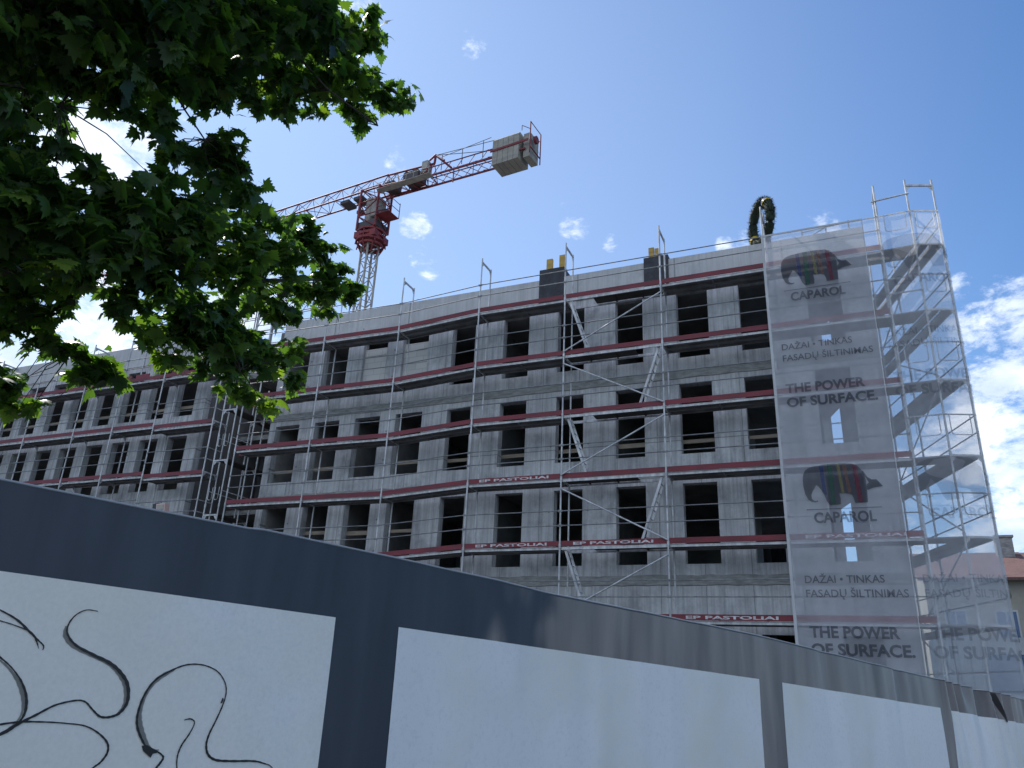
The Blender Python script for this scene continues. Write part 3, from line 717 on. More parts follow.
# ------------------------------------------------------------------ tower crane
CM = Vector((-29.85, 40.1, 0)); CW = Vector((.9956,-.094,0)); CC = Vector((.094,.9956,0))
def cp(l, c, z): return CM + CW*l + CC*c + Vector((0,0,z))
cr_ = thing('tower_crane', 'red and cream tower crane with stacked concrete counterweight rising behind the building', 'crane', (CM.x, CM.y, -3))
def lattice(name, m, corners, n, r, rd, loc):
    """corners(k) -> list of chord points at station k"""
    mb = MB(); st = [corners(k/n) for k in range(n+1)]; c = len(st[0])
    for j in range(c): mb.tube(st[0][j], st[-1][j], r, 6)
    for k in range(n):
        for j in range(c):
            j2 = (j+1) % c
            if k % 2: mb.tube(st[k][j], st[k+1][j2], rd, 5)
            else: mb.tube(st[k][j2], st[k+1][j], rd, 5)
            mb.tube(st[k][j], st[k][j2], rd*.9, 5)
    for j in range(c): mb.tube(st[n][j], st[n][(j+1) % c], rd, 5)
    return mb.build(name, m, cr_)
a45 = [Vector((math.cos(R(a)), math.sin(R(a)), 0))*.62 for a in (20,110,200,290)]
lattice('mast', M['crane_white'], lambda t: [CM + q + Vector((0,0,-3+32.3*t)) for q in a45], 28, .085, .035, None)
mb = MB()
for z, r in ((29.3,.9),(29.6,1.05),(30.0,.98),(30.4,1.0)):
    vs = []
    for q in range(16): mb.beam(CM+Vector((math.cos(q*math.pi/8)*r, math.sin(q*math.pi/8)*r, z)), CM+Vector((math.cos((q+1)*math.pi/8)*r, math.sin((q+1)*math.pi/8)*r, z)), .1, .16)
for q in range(8):
    a = q*math.pi/4; mb.tube(CM+Vector((math.cos(a)*1.2, math.sin(a)*.97, 29.3)), CM+Vector((math.cos(a)*.97, math.sin(a)*.97, 30.5)), .05, 5)
    mb.tube(CM+Vector((math.cos(a)*.62, math.sin(a)*.62, 28.6)), CM+Vector((math.cos(a)*.95, math.sin(a)*.95, 29.3)), .05, 5)
mb.box((CM.x-.9, CM.y-.9, 29.7), (CM.x+.9, CM.y+.9, 30.2)); mb.build('slewing_ring', M['crane_red'], cr_)
q4 = [(-.85,-.75),(.85,-.75),(.85,.75),(-.85,.75)]
lattice('tower_head', M['crane_red'], lambda t: [cp(l, c, 30.5+3.5*t) for l, c in q4], 3, .09, .05, None)
mb = MB(); mb.tube(cp(-.35,0,30.6), cp(-.35,0,33.4), .42, 12); mb.obox(cp(.1,-.5,31.6), CW*.6, CC*.9, (0,0,1.6)); mb.build('slewing_motor', M['crane_white'], cr_)
mb = MB(); mb.obox(cp(-.8,-.7,30.65), CW*1.6, CC*1.4, (0,0,.5)); mb.obox(cp(1.1,-.6,31.35), CW*.6, CC*.5, (0,0,.3)); mb.build('cable_drum', M['crane_dark'], cr_)
mb = MB()
for l in (.95, 2.1):
    for c in (-.9, .3): mb.tube(cp(l,c,31.3), cp(l,c,32.6 if l > 2 else 33.4), .03, 5)
for z in (31.3, 31.9, 32.5): mb.tube(cp(.9,-.9,z), cp(2.1,-.9,z), .025, 5); mb.tube(cp(2.1,-.9,z), cp(2.1,.3,z), .025, 5)
mb.obox(cp(.9,-.9,31.27), CW*1.2, CC*1.2, (0,0,.04)); mb.build('access_platform', M['crane_red'], cr_)
tri = lambda l, z: [cp(l,-.6,z), cp(l,.6,z), cp(l,0,z+1.4)]
lattice('jib', M['crane_red'], lambda t: tri(.9-36*t, 33.95), 24, .07, .026, None)
lattice('jib_root', M['crane_red'], lambda t: tri(.9+4.2*t, 33.9-.3*t), 5, .075, .032, None)
mb = MB(); mb.tube(cp(5.1,0,35.0), cp(5.15,0,35.75), .09, 6); mb.tube(cp(4.6,0,35.4), cp(5.15,0,35.75), .08, 6)
for c in (-.6,.6): mb.tube(cp(5.15,0,35.7), cp(6.3,c*.8,34.55), .08, 6)
mb.build('apex_frame', M['crane_red'], cr_)
mb = MB()
for c in (-.55, .55):
    mb.beam(cp(.5,c,33.65), cp(12.9,c,33.3), .1, .12); mb.beam(cp(4.5,c*1.0,34.25), cp(10.4,c,34.1), .06, .06)
    for k in range(12):
        l = 4.5 + k*.5; mb.tube(cp(l,c,33.55), cp(l+.5,c,34.2) if k % 2 == 0 else cp(l+.5,c,33.45), .025, 5)
for k in range(17): mb.tube(cp(1+k*.7,-.55,33.55), cp(1.7+k*.7,.55,33.5), .025, 5)
mb.build('counter_jib', M['crane_red'], cr_)
mb = MB()
for c in (-.55,.55): mb.tube(cp(5.15,0,35.7), cp(10.45,c,34.8), .025, 5)
mb.tube(cp(6.3,-.7,34.7), cp(10.4,-.9,34.8), .022, 5); mb.tube(cp(6.3,.7,34.7), cp(10.4,.9,34.8), .022, 5)
for l in (6.3,8.,9.7):
    for c in (-.75,.75): mb.tube(cp(l,c,33.5), cp(l,c,34.75+.06*abs(8-l)), .028, 5)
mb.build('tie_rope', M['crane_dark'], cr_)
mb = MB(); mb.obox(cp(1.2,-.9,33.0), CW*4.6, CC*-.55, (0,0,.04))
for k in range(8): mb.tube(cp(1.2+k*.65,-1.45,33.0), cp(1.2+k*.65,-1.45,33.5), .02, 5)
mb.tube(cp(1.2,-1.45,33.5), cp(5.8,-1.45,33.5), .02, 5); mb.build('walkway', M['crane_white'], cr_)
mb = MB(); mb.obox(cp(2.8,-.55,33.75), CW*1.3, CC*1.1, (0,0,.75)); mb.build('hoist_winch', M['crane_dark'], cr_)
mb = MB(); mb.obox(cp(1.1,-.5,33.75), CW*.8, CC*1., (0,0,.5)); mb.build('slewing_gearbox', M['crane_dark'], cr_)
mb = MB(); mb.obox(cp(4.2,-.3,34.3), CW*.5, CC*.6, (0,0,.95)); mb.build('control_cabinet', M['crane_white'], cr_)
mb = MB(); mb.tube(cp(7.3,-.6,33.3), cp(7.3,-.6,32.3), .04, 5); mb.build('hanging_strut', M['crane_red'], cr_)
for k in range(5):
    mb = MB(); l = 10.45 + k*.41
    mb.prism([(-.72,0),(.72,0),(.72,2.0),(.6,2.15),(-.6,2.15),(-.72,2.0)], cp(l,0,32.6), CC, (0,0,1), CW*.385); mb.build('counterweight_block', M['ballast'], cr_)
mb = MB(); mb.prism([(-.6,0),(.6,0),(.6,1.9),(-.6,1.9)], cp(12.7,.15,32.7), CC, (0,0,1), CW*.5); mb.build('counterweight_block', M['ballast'], cr_)
mb = MB()
for c in (-.75,.75): mb.beam(cp(10.3,c,33.75), cp(13.2,c,33.8), .06, .16)
for c in (-.75,.75):
    mb.tube(cp(13.35,c,32.7), cp(13.35,c,35.2), .045, 6); mb.tube(cp(12.7,c,35.1), cp(13.35,c,34.6), .025, 5); mb.tube(cp(12.7,c,34.7), cp(12.7,c,35.1), .025, 5)
mb.tube(cp(13.35,-.7,35.2), cp(13.35,.7,35.2), .03, 5); mb.tube(cp(13.35,-.7,33.2), cp(13.35,.7,33.2), .05, 5); mb.tube(cp(13.42,-.2,34.0), cp(13.6,-.2,34.0), .28, 12)
mb.build('ballast_frame', M['crane_red'], cr_)
mb = MB()   # trolley and small gear under the jib
for l in (-1.8,-3.1): mb.obox(cp(l,-.5,33.55), CW*.8, CC*1., (0,0,.25)); 
mb.tube(cp(-1.4,0,33.6), cp(-1.4,0,32.7), .03, 5); mb.obox(cp(-1.6,-.2,32.5), CW*.45, CC*.4, (0,0,.25)); mb.build('trolley', M['crane_dark'], cr_)

# ------------------------------------------------------------------ background right
def house(label, x0, x1, y0, y1, ze, zr, chim=None, loc=None):
    h = thing('town_house', label, 'house', ((x0+x1)/2, (y0+y1)/2, -3), 'red roofed houses behind the site')
    mb = MB(); mb.box((x0,y0,-3),(x1,y1,ze)); mb.prism([(0,0),(y1-y0,0),((y1-y0)/2,zr-ze)], (x0+.02,y0,ze), (0,1,0), (0,0,1), (x1-x0-.04,0,0)); mb.build('wall', M['plaster'], h)
    ym = (y0+y1)/2; mb = MB()
    for (a, b) in (((y0-.5, ze-.12), (ym, zr+.12)), ((y1+.5, ze-.12), (ym, zr+.12))):
        A = Vector((x0-.3, a[0], a[1])); B = Vector((x0-.3, b[0], b[1])); mb.obox(A, B-A, (x1-x0+.6,0,0), (0,0,.14))
    rf = mb.build('roof', M['roof_tile'], h)
    if chim: mb = MB(); mb.box((chim[0]-.4,chim[1]-.35,zr-1.5),(chim[0]+.4,chim[1]+.35,chim[2])); mb.box((chim[0]-.47,chim[1]-.42,chim[2]),(chim[0]+.47,chim[1]+.42,chim[2]+.12)); mb.build('chimney', M['band'], rf)
    n = int((x1-x0)/2.2)
    for i in range(n):
        for z in (-.2, 3.0):
            x = x0 + 1.2 + i*2.2
            if x > x1-1: continue
            mb = MB(); mb.box((x-.5,y0-.04,z),(x+.5,y0-.005,z+1.5)); w = mb.build('window', M['cabin'], h)
            mb = MB(); mb.box((x-.42,y0-.055,z+.08),(x-.03,y0-.045,z+1.42)); mb.box((x+.03,y0-.055,z+.08),(x+.42,y0-.045,z+1.42)); mb.build('pane', M['glass'], w)
house('cream house with red roof and chimney behind the netted scaffold corner', 3.3, 8.2, 45.6, 55, 6.0, 7.8, (7.75, 49.6, 8.7))
house('cream house with red clay roof at the right edge of the photo', 8.6, 20, 47.5, 56, 6.2, 8.0)
cb = thing('site_cabin', 'pale grey stacked site cabins low behind the netted scaffold corner', 'site cabin', (3.6, 27, -2.7))
for k, (z0, z1) in enumerate(((-2.75,-.52),(-.5,1.85))):
    mb = MB(); mb.box((1.95,26.2,z0),(7.9,28.6,z1)); 
    for x in np.arange(2.2, 7.8, .3): mb.box((x,26.17,z0+.15),(x+.15,26.199,z1-.15))
    m_ = mb.build('cabin_module', M['cabin'], cb)
    mb = MB(); mb.box((3.2,26.13,z0+.9),(4.3,26.168,z0+1.9)); mb.build('window', M['glass'], m_)
mb = MB(); nn = 26; vs = []
for i in range(nn+1):
    for j in range(nn+1):
        u, v = i/nn*2-1, j/nn*2-1; r = math.hypot(u, v); h = max(0, 1-r*r)
        vs.append((3.9+u*3.4, 19.6+v*2.2, -2.65 + 2.7*h*(1+.16*math.sin(u*7+v*3)+.12*math.sin(v*9-u*5+1)) + random.uniform(-.16,.16)*(h > 0)))
mb.add(vs, [(i*(nn+1)+j, (i+1)*(nn+1)+j, (i+1)*(nn+1)+j+1, i*(nn+1)+j+1) for i in range(nn) for j in range(nn)])
o = mb.build('earth_heap', M['soil']); tag(o, 'dark rubble and earth heap just above the far right end of the hoarding', 'earth heap')

# ------------------------------------------------------------------ hoarding banner
def interp(tab, s):
    if s <= tab[0][0]: 
        (a, b), (c, d) = tab[0], tab[1]
    elif s >= tab[-1][0]: (a, b), (c, d) = tab[-2], tab[-1]
    else:
        for k in range(len(tab)-1):
            if tab[k][0] <= s <= tab[k+1][0]: (a, b), (c, d) = tab[k], tab[k+1]; break
    return b + (d-b)*(s-a)/(c-a)
TOP = [(-3,.63),(.4,.56),(.85,.546),(1.30,.535),(1.31,.542),(2.0,.515),(2.62,.487),(3.02,.463),(4.9,.40),(6.59,.305),(7.96,.23),(9.0,.17),(9.69,.14),(12,.02),(18,-.24)]
PTOP = [(-3,.40),(.47,.27),(1.71,.232),(2.03,.218),(4.99,.112),(5.28,.10),(8.0,-.02),(8.18,-.037),(10.2,-.14),(18,-.48)]
FD = 3.0
GATH = [(2.88,.05,.010,-.10),(5.9,.05,.012,.12),(7.18,.05,.022,-.03),(8.13,.06,.035,.15),(8.31,.07,.04,.25),(8.55,.08,.03,.3),(9.03,.08,.05,.30),(9.25,.07,.05,.34),(9.51,.07,.05,.36),(9.83,.08,.04,.3),(2.70,.05,.006,.05)]
def disp(s, z):
    zt = interp(TOP, s); q = zt - z; u = max(0., min(1., (s-1.6)/1.2)); u2 = max(0., min(1., (s-7.9)/.8))
    a = .001 + .0052*u + .014*u2
    f = math.exp(-q*1.1)
    w = math.sin(s*17+2.9*math.sin(s*1.7)+q*1.3)*.5*(.5+.5*math.sin(s*2.3)) + math.sin(s*33+2.3*math.sin(s*3.1)-q*2.)*.22*(.5+.5*math.sin(s*3.7+1)) + math.sin(s*7.3+1.5*math.sin(s*2.9)+q*.8)*.9
    d = a*w*(.35+.65*f)
    for (c, wd, am, lean) in GATH:
        x = (s - c - lean*q)/ (wd*(1+.8*q)); d += am*math.exp(-x*x)*(math.exp(-q*1.2))*(1 if int(c*100) % 2 else -1)
        d -= am*.7*math.exp(-(x-1.6)**2)*math.exp(-q*1.5)
    d += .012*math.sin(s*.9+1)*min(1, q*2)
    d += .004*math.exp(-((s-4.02)/.012)**2)*(1 if q > .25 else 0)   # stitched seam
    return d
def fp(s, z, out_=0.): return FU*s - FN*(FD - disp(s, z) - out_) + Vector((0,0,z))
def sheet(s0, s1, zt, zb, ns, nq, out_):
    mb = MB(); vs = []
    for i in range(ns+1):
        s = s0+(s1-s0)*i/ns; a, b = zt(s), zb(s)
        for j in range(nq+1):
            vs.append(fp(s, a+(b-a)*(j/nq), out_))
    m = nq+1; mb.add(vs, [(i*m+j+1, (i+1)*m+j+1, (i+1)*m+j, i*m+j) for i in range(ns) for j in range(nq)], True); return mb
def fabric(m, nt, b, tc):
    N = nt.nodes; L = nt.links
    b.inputs['Sheen Weight'].default_value = .3; b.inputs['Sheen Roughness'].default_value = .35
    mp = N.new('ShaderNodeMapping'); mp.inputs['Scale'].default_value = (1.6,1.6,.5); L.new(tc.outputs['Object'], mp.inputs[0])
    nz = N.new('ShaderNodeTexNoise'); nz.inputs['Scale'].default_value = 2.2; nz.inputs['Detail'].default_value = 6; L.new(mp.outputs[0], nz.inputs['Vector'])
    r = N.new('ShaderNodeMapRange'); r.inputs[1].default_value = .3; r.inputs[2].default_value = .7; r.inputs[3].default_value = .36; r.inputs[4].default_value = .5
    L.new(nz.outputs['Fac'], r.inputs[0]); L.new(r.outputs[0], b.inputs['Roughness'])
def glow_through(m, fac, col):
    nt = m.node_tree; N = nt.nodes; L = nt.links; b = N['Principled BSDF']; out = N['Material Output']
    t = N.new('ShaderNodeBsdfTranslucent'); t.inputs[0].default_value = (*col, 1); ms = N.new('ShaderNodeMixShader'); tc = N.new('ShaderNodeTexCoord'); mp = N.new('ShaderNodeMapping'); mp.inputs['Scale'].default_value = (4.2,4.2,.5); L.new(tc.outputs['Object'], mp.inputs[0])
    nz = N.new('ShaderNodeTexNoise'); nz.inputs['Scale'].default_value = 1.6; nz.inputs['Detail'].default_value = 4; nz.inputs['Distortion'].default_value = .6; L.new(mp.outputs[0], nz.inputs['Vector'])
    mr = N.new('ShaderNodeMapRange'); mr.inputs[1].default_value = .32; mr.inputs[2].default_value = .68; mr.inputs[3].default_value = fac*.62; mr.inputs[4].default_value = fac*1.15
    L.new(nz.outputs['Fac'], mr.inputs[0]); L.new(mr.outputs[0], ms.inputs[0])
    L.new(b.outputs[0], ms.inputs[1]); L.new(t.outputs[0], ms.inputs[2]); L.new(ms.outputs[0], out.inputs['Surface'])
M['banner'] = mat('charcoal_banner_fabric', (.012,.017,.030), .55, spec=.4, noise=((2,2,.6), (.009,.012,.022)), bump=(260,.12,.001), build=fabric)
def vinyl(m, nt, b, tc):
    N = nt.nodes; L = nt.links
    def noise(sc, det):
        n = N.new('ShaderNodeTexNoise'); n.inputs['Scale'].default_value = sc; n.inputs['Detail'].default_value = det; L.new(tc.outputs['Object'], n.inputs['Vector']); return n.outputs['Fac']
    def mr(x, a, b_):
        r = N.new('ShaderNodeMapRange'); r.inputs[1].default_value = a; r.inputs[2].default_value = b_; L.new(x, r.inputs[0]); return r.outputs[0]
    def mix(f, a, c):
        x = N.new('ShaderNodeMix'); x.data_type = 'RGBA'; L.new(f, x.inputs[0])
        for i, q in ((6, a), (7, c)):
            if isinstance(q, tuple): x.inputs[i].default_value = (*q, 1)
            else: L.new(q, x.inputs[i])
        return x.outputs[2]
    c = mix(mr(noise(1.5, 3), .45, .72), (.80,.81,.82), (.74,.73,.66))
    c = mix(mr(noise(38, 8), .52, .72), c, (.72,.74,.75))
    c = mix(mr(noise(130, 4), .60, .75), c, (.66,.68,.70))
    L.new(c, b.inputs['Base Color'])
M['vinyl'] = mat('printed_white_panel', (.6,.6,.6), .5, spec=.4, build=vinyl)
def paper(m, nt, b, tc):
    vinyl(m, nt, b, tc); N = nt.nodes; L = nt.links
    c0 = b.inputs['Base Color'].links[0].from_socket
    n = N.new('ShaderNodeTexNoise'); n.inputs['Scale'].default_value = 1.1; n.inputs['Detail'].default_value = 4; L.new(tc.outputs['Object'], n.inputs['Vector'])
    n2 = N.new('ShaderNodeTexNoise'); n2.inputs['Scale'].default_value = 70; n2.inputs['Detail'].default_value = 3; L.new(tc.outputs['Object'], n2.inputs['Vector'])
    r = N.new('ShaderNodeMapRange'); r.inputs[1].default_value = .4; r.inputs[2].default_value = .7; r.inputs[3].default_value = .15; r.inputs[4].default_value = .9; L.new(n.outputs['Fac'], r.inputs[0])
    x = N.new('ShaderNodeMix'); x.data_type = 'RGBA'; L.new(r.outputs[0], x.inputs[0]); L.new(c0, x.inputs[6]); x.inputs[7].default_value = (.84,.79,.68,1)
    r2 = N.new('ShaderNodeMapRange'); r2.inputs[1].default_value = .3; r2.inputs[2].default_value = .7; r2.inputs[3].default_value = .95; r2.inputs[4].default_value = 1.02; L.new(n2.outputs['Fac'], r2.inputs[0])
    y = N.new('ShaderNodeMix'); y.data_type = 'RGBA'; y.blend_type = 'MULTIPLY'; y.inputs[0].default_value = 1; L.new(x.outputs[2], y.inputs[6]); L.new(r2.outputs[0], y.inputs[7]); L.new(y.outputs[2], b.inputs['Base Color'])
M['paper'] = mat('creamy_printed_paper', (.7,.68,.6), .6, spec=.3, build=paper)
M['ink'] = mat('black_brush_ink', (.012,.010,.012), .5)
M['drybrush'] = see_through('dry_brush_ink', (.02,.02,.022), .45, 0.)
glow_through(M['banner'], .082, (.58,.66,.80)); glow_through(M['vinyl'], .10, (.78,.82,.88)); glow_through(M['paper'], .08, (.8,.78,.74))
fe = thing('hoarding', 'long dark construction hoarding banner with large pale printed panels in the foreground', 'hoarding', tuple(FU*4 - FN*FD + Vector((0,0,-1.8))))
mb = sheet(-3, 18, lambda s: interp(TOP, s), lambda s: -1.62-.0423*s, 900, 34, 0); bo = mb.build('banner', M['banner'], fe)
# rolled top hem
mb = MB(); pts = [fp(-3+21*k/600, interp(TOP, -3+21*k/600)+.001, -.002) for k in range(601)]
mb.path(pts, .005, 6); mb.build('top_hem', M['hem'], fe)
mb = MB()
for s in (-2.6, -1.5, .2, 12.4, 14.15, 15.8, 17.2):
    p = FU*s - FN*(FD+.05); mb.tube(Vector((p.x,p.y,-1.9-.0423*s)), Vector((p.x,p.y,interp(PTOP,s)+.03)), .02, 8)
a, b = FU*-3 - FN*(FD+.06), FU*18 - FN*(FD+.06)
for s in (-2.6, -1.5, .2, 12.4, 14.15, 15.8, 17.2):
    p = FU*s - FN*(FD+.05); q = FU*s - FN*(FD+1.3); mb.tube(Vector((p.x,p.y,-.5-.0423*s)), Vector((q.x,q.y,-1.9-.0423*s)), .025, 6)
mb.build('post_frame', M['galv'], fe)
PAN = [(-1.35,1.71),(2.03,4.99),(5.28,8.0),(8.18,10.95),(11.2,14.0)]
pans = []
for (a, b) in PAN:
    mb = sheet(a, b, lambda s: interp(PTOP, s), lambda s: -1.45-.0423*s, 120, 26, .003); pans.append(mb.build('printed_panel', M['paper'] if a < 0 else M['vinyl'], fe))
# shaded gap between folds, painted as a black strip by the far panel
mb = MB(); vs = []
for k in range(25):
    q = k/24*.75
    for e in (0, 1):
        s = 9.34 + .30*q*1.1 + e*(.10 - .07*q/.75); vs.append(fp(s, interp(TOP, s) - .012 - q*.35, .012))
mb.add(vs, [(2*k, 2*k+1, 2*k+3, 2*k+2) for k in range(24)], True); mb.build('fold_gap_shade', M['black'], fe)
# brush drawing on the first panel
def stroke(pts, w0, w1, m, seed=0, off=.0062):
    P = [Vector((p[0], p[1])) for p in pts]; dense = []
    for i in range(len(P)-1):
        p0, p1, p2, p3 = P[max(i-1,0)], P[i], P[i+1], P[min(i+2,len(P)-1)]
        for k in range(10):
            t = k/10; dense.append(.5*((2*p1)+(p2-p0)*t+(2*p0-5*p1+4*p2-p3)*t*t+(-p0+3*p1-3*p2+p3)*t**3))
    dense.append(P[-1]); r_ = random.Random(seed); n = len(dense); ph = r_.uniform(0,6)
    mb = MB(); vs = []
    for i, p in enumerate(dense):
        d = (dense[min(i+1,n-1)]-dense[max(i-1,0)]); d.normalize() if d.length else None; nn_ = Vector((-d.y, d.x)); t = i/(n-1)
        w = (w0+(w1-w0)*(math.sin(t*math.pi*1.7+ph)**2)) * (.35+.65*min(1, min(t,1-t)*8)) * (1+.12*math.sin(i*1.3+ph))
        for sg in (-1, 1):
            q = p + nn_*w*sg*.5; vs.append(fp(q.x, q.y, off))
    mb.add(vs, [(2*i, 2*i+1, 2*i+3, 2*i+2) for i in range(n-1)]); return mb.build('brush_stroke', m, pans[0])
A_ = [(.38,.175),(.45,.168),(.503,.15),(.555,.125),(.598,.092),(.627,.069),(.647,.053),(.649,.039)]
A2 = [(.38,.13),(.45,.126),(.511,.118),(.56,.106),(.603,.09),(.624,.065),(.636,.042)]
B_ = [(.787,.173),(.751,.174),(.721,.154),(.706,.122),(.711,.092),(.743,.06),(.804,.033),(.861,.01),(.902,-.019),(.933,-.057),(.944,-.108),(.929,-.143),(.902,-.158),(.868,-.158),(.838,-.136),(.812,-.114),(.782,-.11),(.725,-.125),(.677,-.154),(.631,-.182),(.593,-.209),(.52,-.26),(.40,-.30)]
C_ = [(.40,.07),(.48,.045),(.539,.008),(.576,-.02),(.612,-.059),(.636,-.103),(.643,-.146),(.633,-.178),(.613,-.201),(.594,-.213)]
D_ = [(.52,-.22),(.56,-.19),(.629,-.176),(.698,-.175),(.77,-.179),(.829,-.187),(.876,-.21),(.908,-.239),(.914,-.268),(.899,-.296),(.878,-.314),(.84,-.36),(.8,-.5),(.7,-.6)]
E_ = [(1.104,-.284),(1.074,-.266),(1.044,-.259),(1.014,-.225),(.991,-.183),(.986,-.142),(.996,-.086),(1.023,-.038),(1.073,-.004),(1.124,.017),(1.18,.019),(1.233,.003),(1.267,-.026),(1.285,-.063),(1.283,-.108),(1.265,-.168),(1.249,-.212),(1.245,-.248),(1.258,-.28),(1.29,-.298),(1.348,-.303),(1.433,-.305),(1.478,-.314),(1.516,-.332),(1.55,-.4)]
F_ = [(1.149,-.167),(1.172,-.163),(1.188,-.176),(1.177,-.211),(1.157,-.247),(1.149,-.281),(1.155,-.322),(1.18,-.4)]
G_ = [(1.044,-.259),(1.074,-.266),(1.1,-.284),(1.093,-.304),(1.082,-.32),(1.05,-.38),(.98,-.5)]
for k, (p, a, b) in enumerate(((A_,.004,.007),(A2,.003,.005),(B_,.005,.011),(C_,.004,.008),(D_,.004,.007),(E_,.004,.008),(F_,.004,.006),(G_,.005,.008))):
    stroke(p, a, b, M['ink'], k)
def shift(p, dx, dy): return [(a+dx, b+dy) for a, b in p]
stroke(shift(B_[3:13], -.006, -.004), .006, .016, M['drybrush'], 21, .005)
stroke(shift(E_[1:9], .008, .003), .006, .02, M['drybrush'], 22, .005)
stroke(shift(C_[2:9], -.008, -.002), .006, .014, M['drybrush'], 23, .005)
mb = MB(); c = (1.05,-.262); mb.add([fp(c[0]+a, c[1]+b, .0068) for a, b in ((-.03,.014),(-.012,.016),(.02,0),(.03,-.008),(.012,-.012),(.008,-.024),(-.004,-.016),(-.022,-.002))], [tuple(range(8))]); mb.build('brush_stroke', M['ink'], pans[0])
mb = MB(); c = (1.275,-.10); mb.add([fp(c[0]+a, c[1]+b, .0068) for a, b in ((-.004,-.01),(.003,-.008),(.006,.006),(0,.01))], [(0,1,2,3)]); mb.build('brush_stroke', M['ink'], pans[0])
json_blobs = [(-5.39,2.53,4.56,0.46),(-4.82,2.57,4.38,0.4),(-4.55,2.82,4.52,0.41),(-4.55,3.31,4.96,0.41),(-4.47,3.82,5.43,0.45),(-4.28,4.34,5.93,0.44),(-4.26,4.82,6.29,0.31),(-4.2,5.21,6.45,0.19),(-4.54,5.25,6.19,0.33),(-4.39,5.75,6.31,0.25),(-4.26,6.04,6.44,0.15),(-4.67,5.59,5.95,0.19),(-4.81,4.88,5.84,0.37),(-4.93,5.02,5.61,0.15),(-4.86,4.35,5.45,0.32),(-4.94,4.48,5.27,0.14),(-4.9,3.82,5.05,0.34),(-4.88,3.35,4.6,0.27),(-4.78,2.82,4.26,0.24),(-5.03,2.55,4.15,0.26),(-5.23,2.46,3.95,0.14),(-4.95,3.21,4.3,0.1),(-4.98,3.63,4.45,0.15),(-5.2,3.92,4.3,0.13),(-5.18,4.21,4.42,0.2),(-4.94,4.33,4.56,0.19),(-5.08,4.62,4.48,0.18),(-5.38,2.68,3.59,0.12),(-5.2,2.78,3.39,0.16),(-5.11,3.06,3.28,0.15),(-4.92,3.31,3.33,0.18),(-4.76,3.48,3.39,0.22),(-4.81,3.92,3.65,0.3),(-5.09,4.58,4.14,0.29),(-5.22,5.21,4.42,0.23),(-5.26,5.73,4.53,0.24),(-5.17,6.19,4.43,0.25),(-5.12,6.49,4.27,0.16),(-5.24,6.07,4.08,0.25),(-5.25,6.44,3.95,0.12),(-5.24,5.36,4.01,0.4),(-4.99,4.48,3.57,0.38),(-4.92,3.81,3.22,0.34),(-4.89,3.27,2.99,0.31),(-5.11,2.97,2.93,0.3),(-5.07,3.83,2.93,0.23),(-5.09,4.32,2.95,0.31),(-5.17,4.87,3.23,0.3),(-5.3,5.56,3.65,0.23),(-5.03,4.57,2.67,0.23),(-5.02,4.98,2.79,0.26),(-5.08,5.47,2.88,0.2),(-5.19,5.23,2.56,0.19),(-5.2,4.89,2.6,0.17),(-5.0,5.63,2.71,0.13),(-5.06,5.4,2.47,0.12),(-5.03,4.77,2.86,0.26),(-5.07,4.46,2.77,0.21),(-5.09,5.85,3.23,0.13),(-4.94,4.0,3.38,0.34),(-4.98,3.45,3.3,0.31),(-5.16,3.2,2.83,0.25),(-5.2,2.81,3.15,0.26),(-5.17,5.75,3.54,0.13),(-6.01,3.34,2.98,0.23),(-5.97,3.54,2.85,0.21),(-5.92,3.74,2.68,0.15),(-6.08,3.55,2.58,0.2),(-6.08,3.82,2.49,0.08),(-6.05,4.19,2.59,0.12),(-5.96,4.37,2.48,0.14),(-6.04,4.33,2.38,0.09),(-6.57,4.02,2.15,0.14),(-6.49,4.16,2.14,0.07),(-5.08,2.73,3.79,0.1),(-5.27,2.63,3.79,0.12),(-5.04,2.9,3.52,0.11),(-4.93,3.13,3.48,0.1),(-4.81,3.33,3.46,0.11),(-5.11,2.74,3.56,0.09),(-4.92,3.06,4.1,0.14),(-4.89,3.31,4.12,0.11),(-4.93,2.84,4.07,0.14),(-5.08,3.6,4.18,0.08),(-5.21,3.84,2.67,0.15),(-5.16,4.09,2.66,0.17),(-5.46,3.44,2.71,0.12),(-5.17,4.32,2.53,0.14),(-5.14,3.81,2.84,0.11),(-6.08,4.01,2.5,0.1),(-5.91,4.48,2.42,0.1),(-6.11,4.21,2.4,0.09),(-6.02,3.83,2.62,0.1),(-6.58,3.92,2.31,0.14),(-6.53,4.14,2.06,0.08),(-5.27,1.99,4.15,0.54),(-5.38,2.34,3.45,0.48),(-5.61,2.69,2.75,0.49),(-6.38,3.29,2.17,0.47),(-4.89,2.02,4.58,0.55),(-4.47,2.4,4.83,0.57),(-4.26,3.01,5.39,0.6),(-3.96,3.72,6.14,0.54),(-5.7,1.83,3.63,0.66),(-6.02,2.28,2.75,0.68),(-4.42,2.12,5.68,0.72),(-4.97,1.55,4.97,0.65),(-4.03,2.93,6.52,0.67)]
LEAF_SPLIT = 95
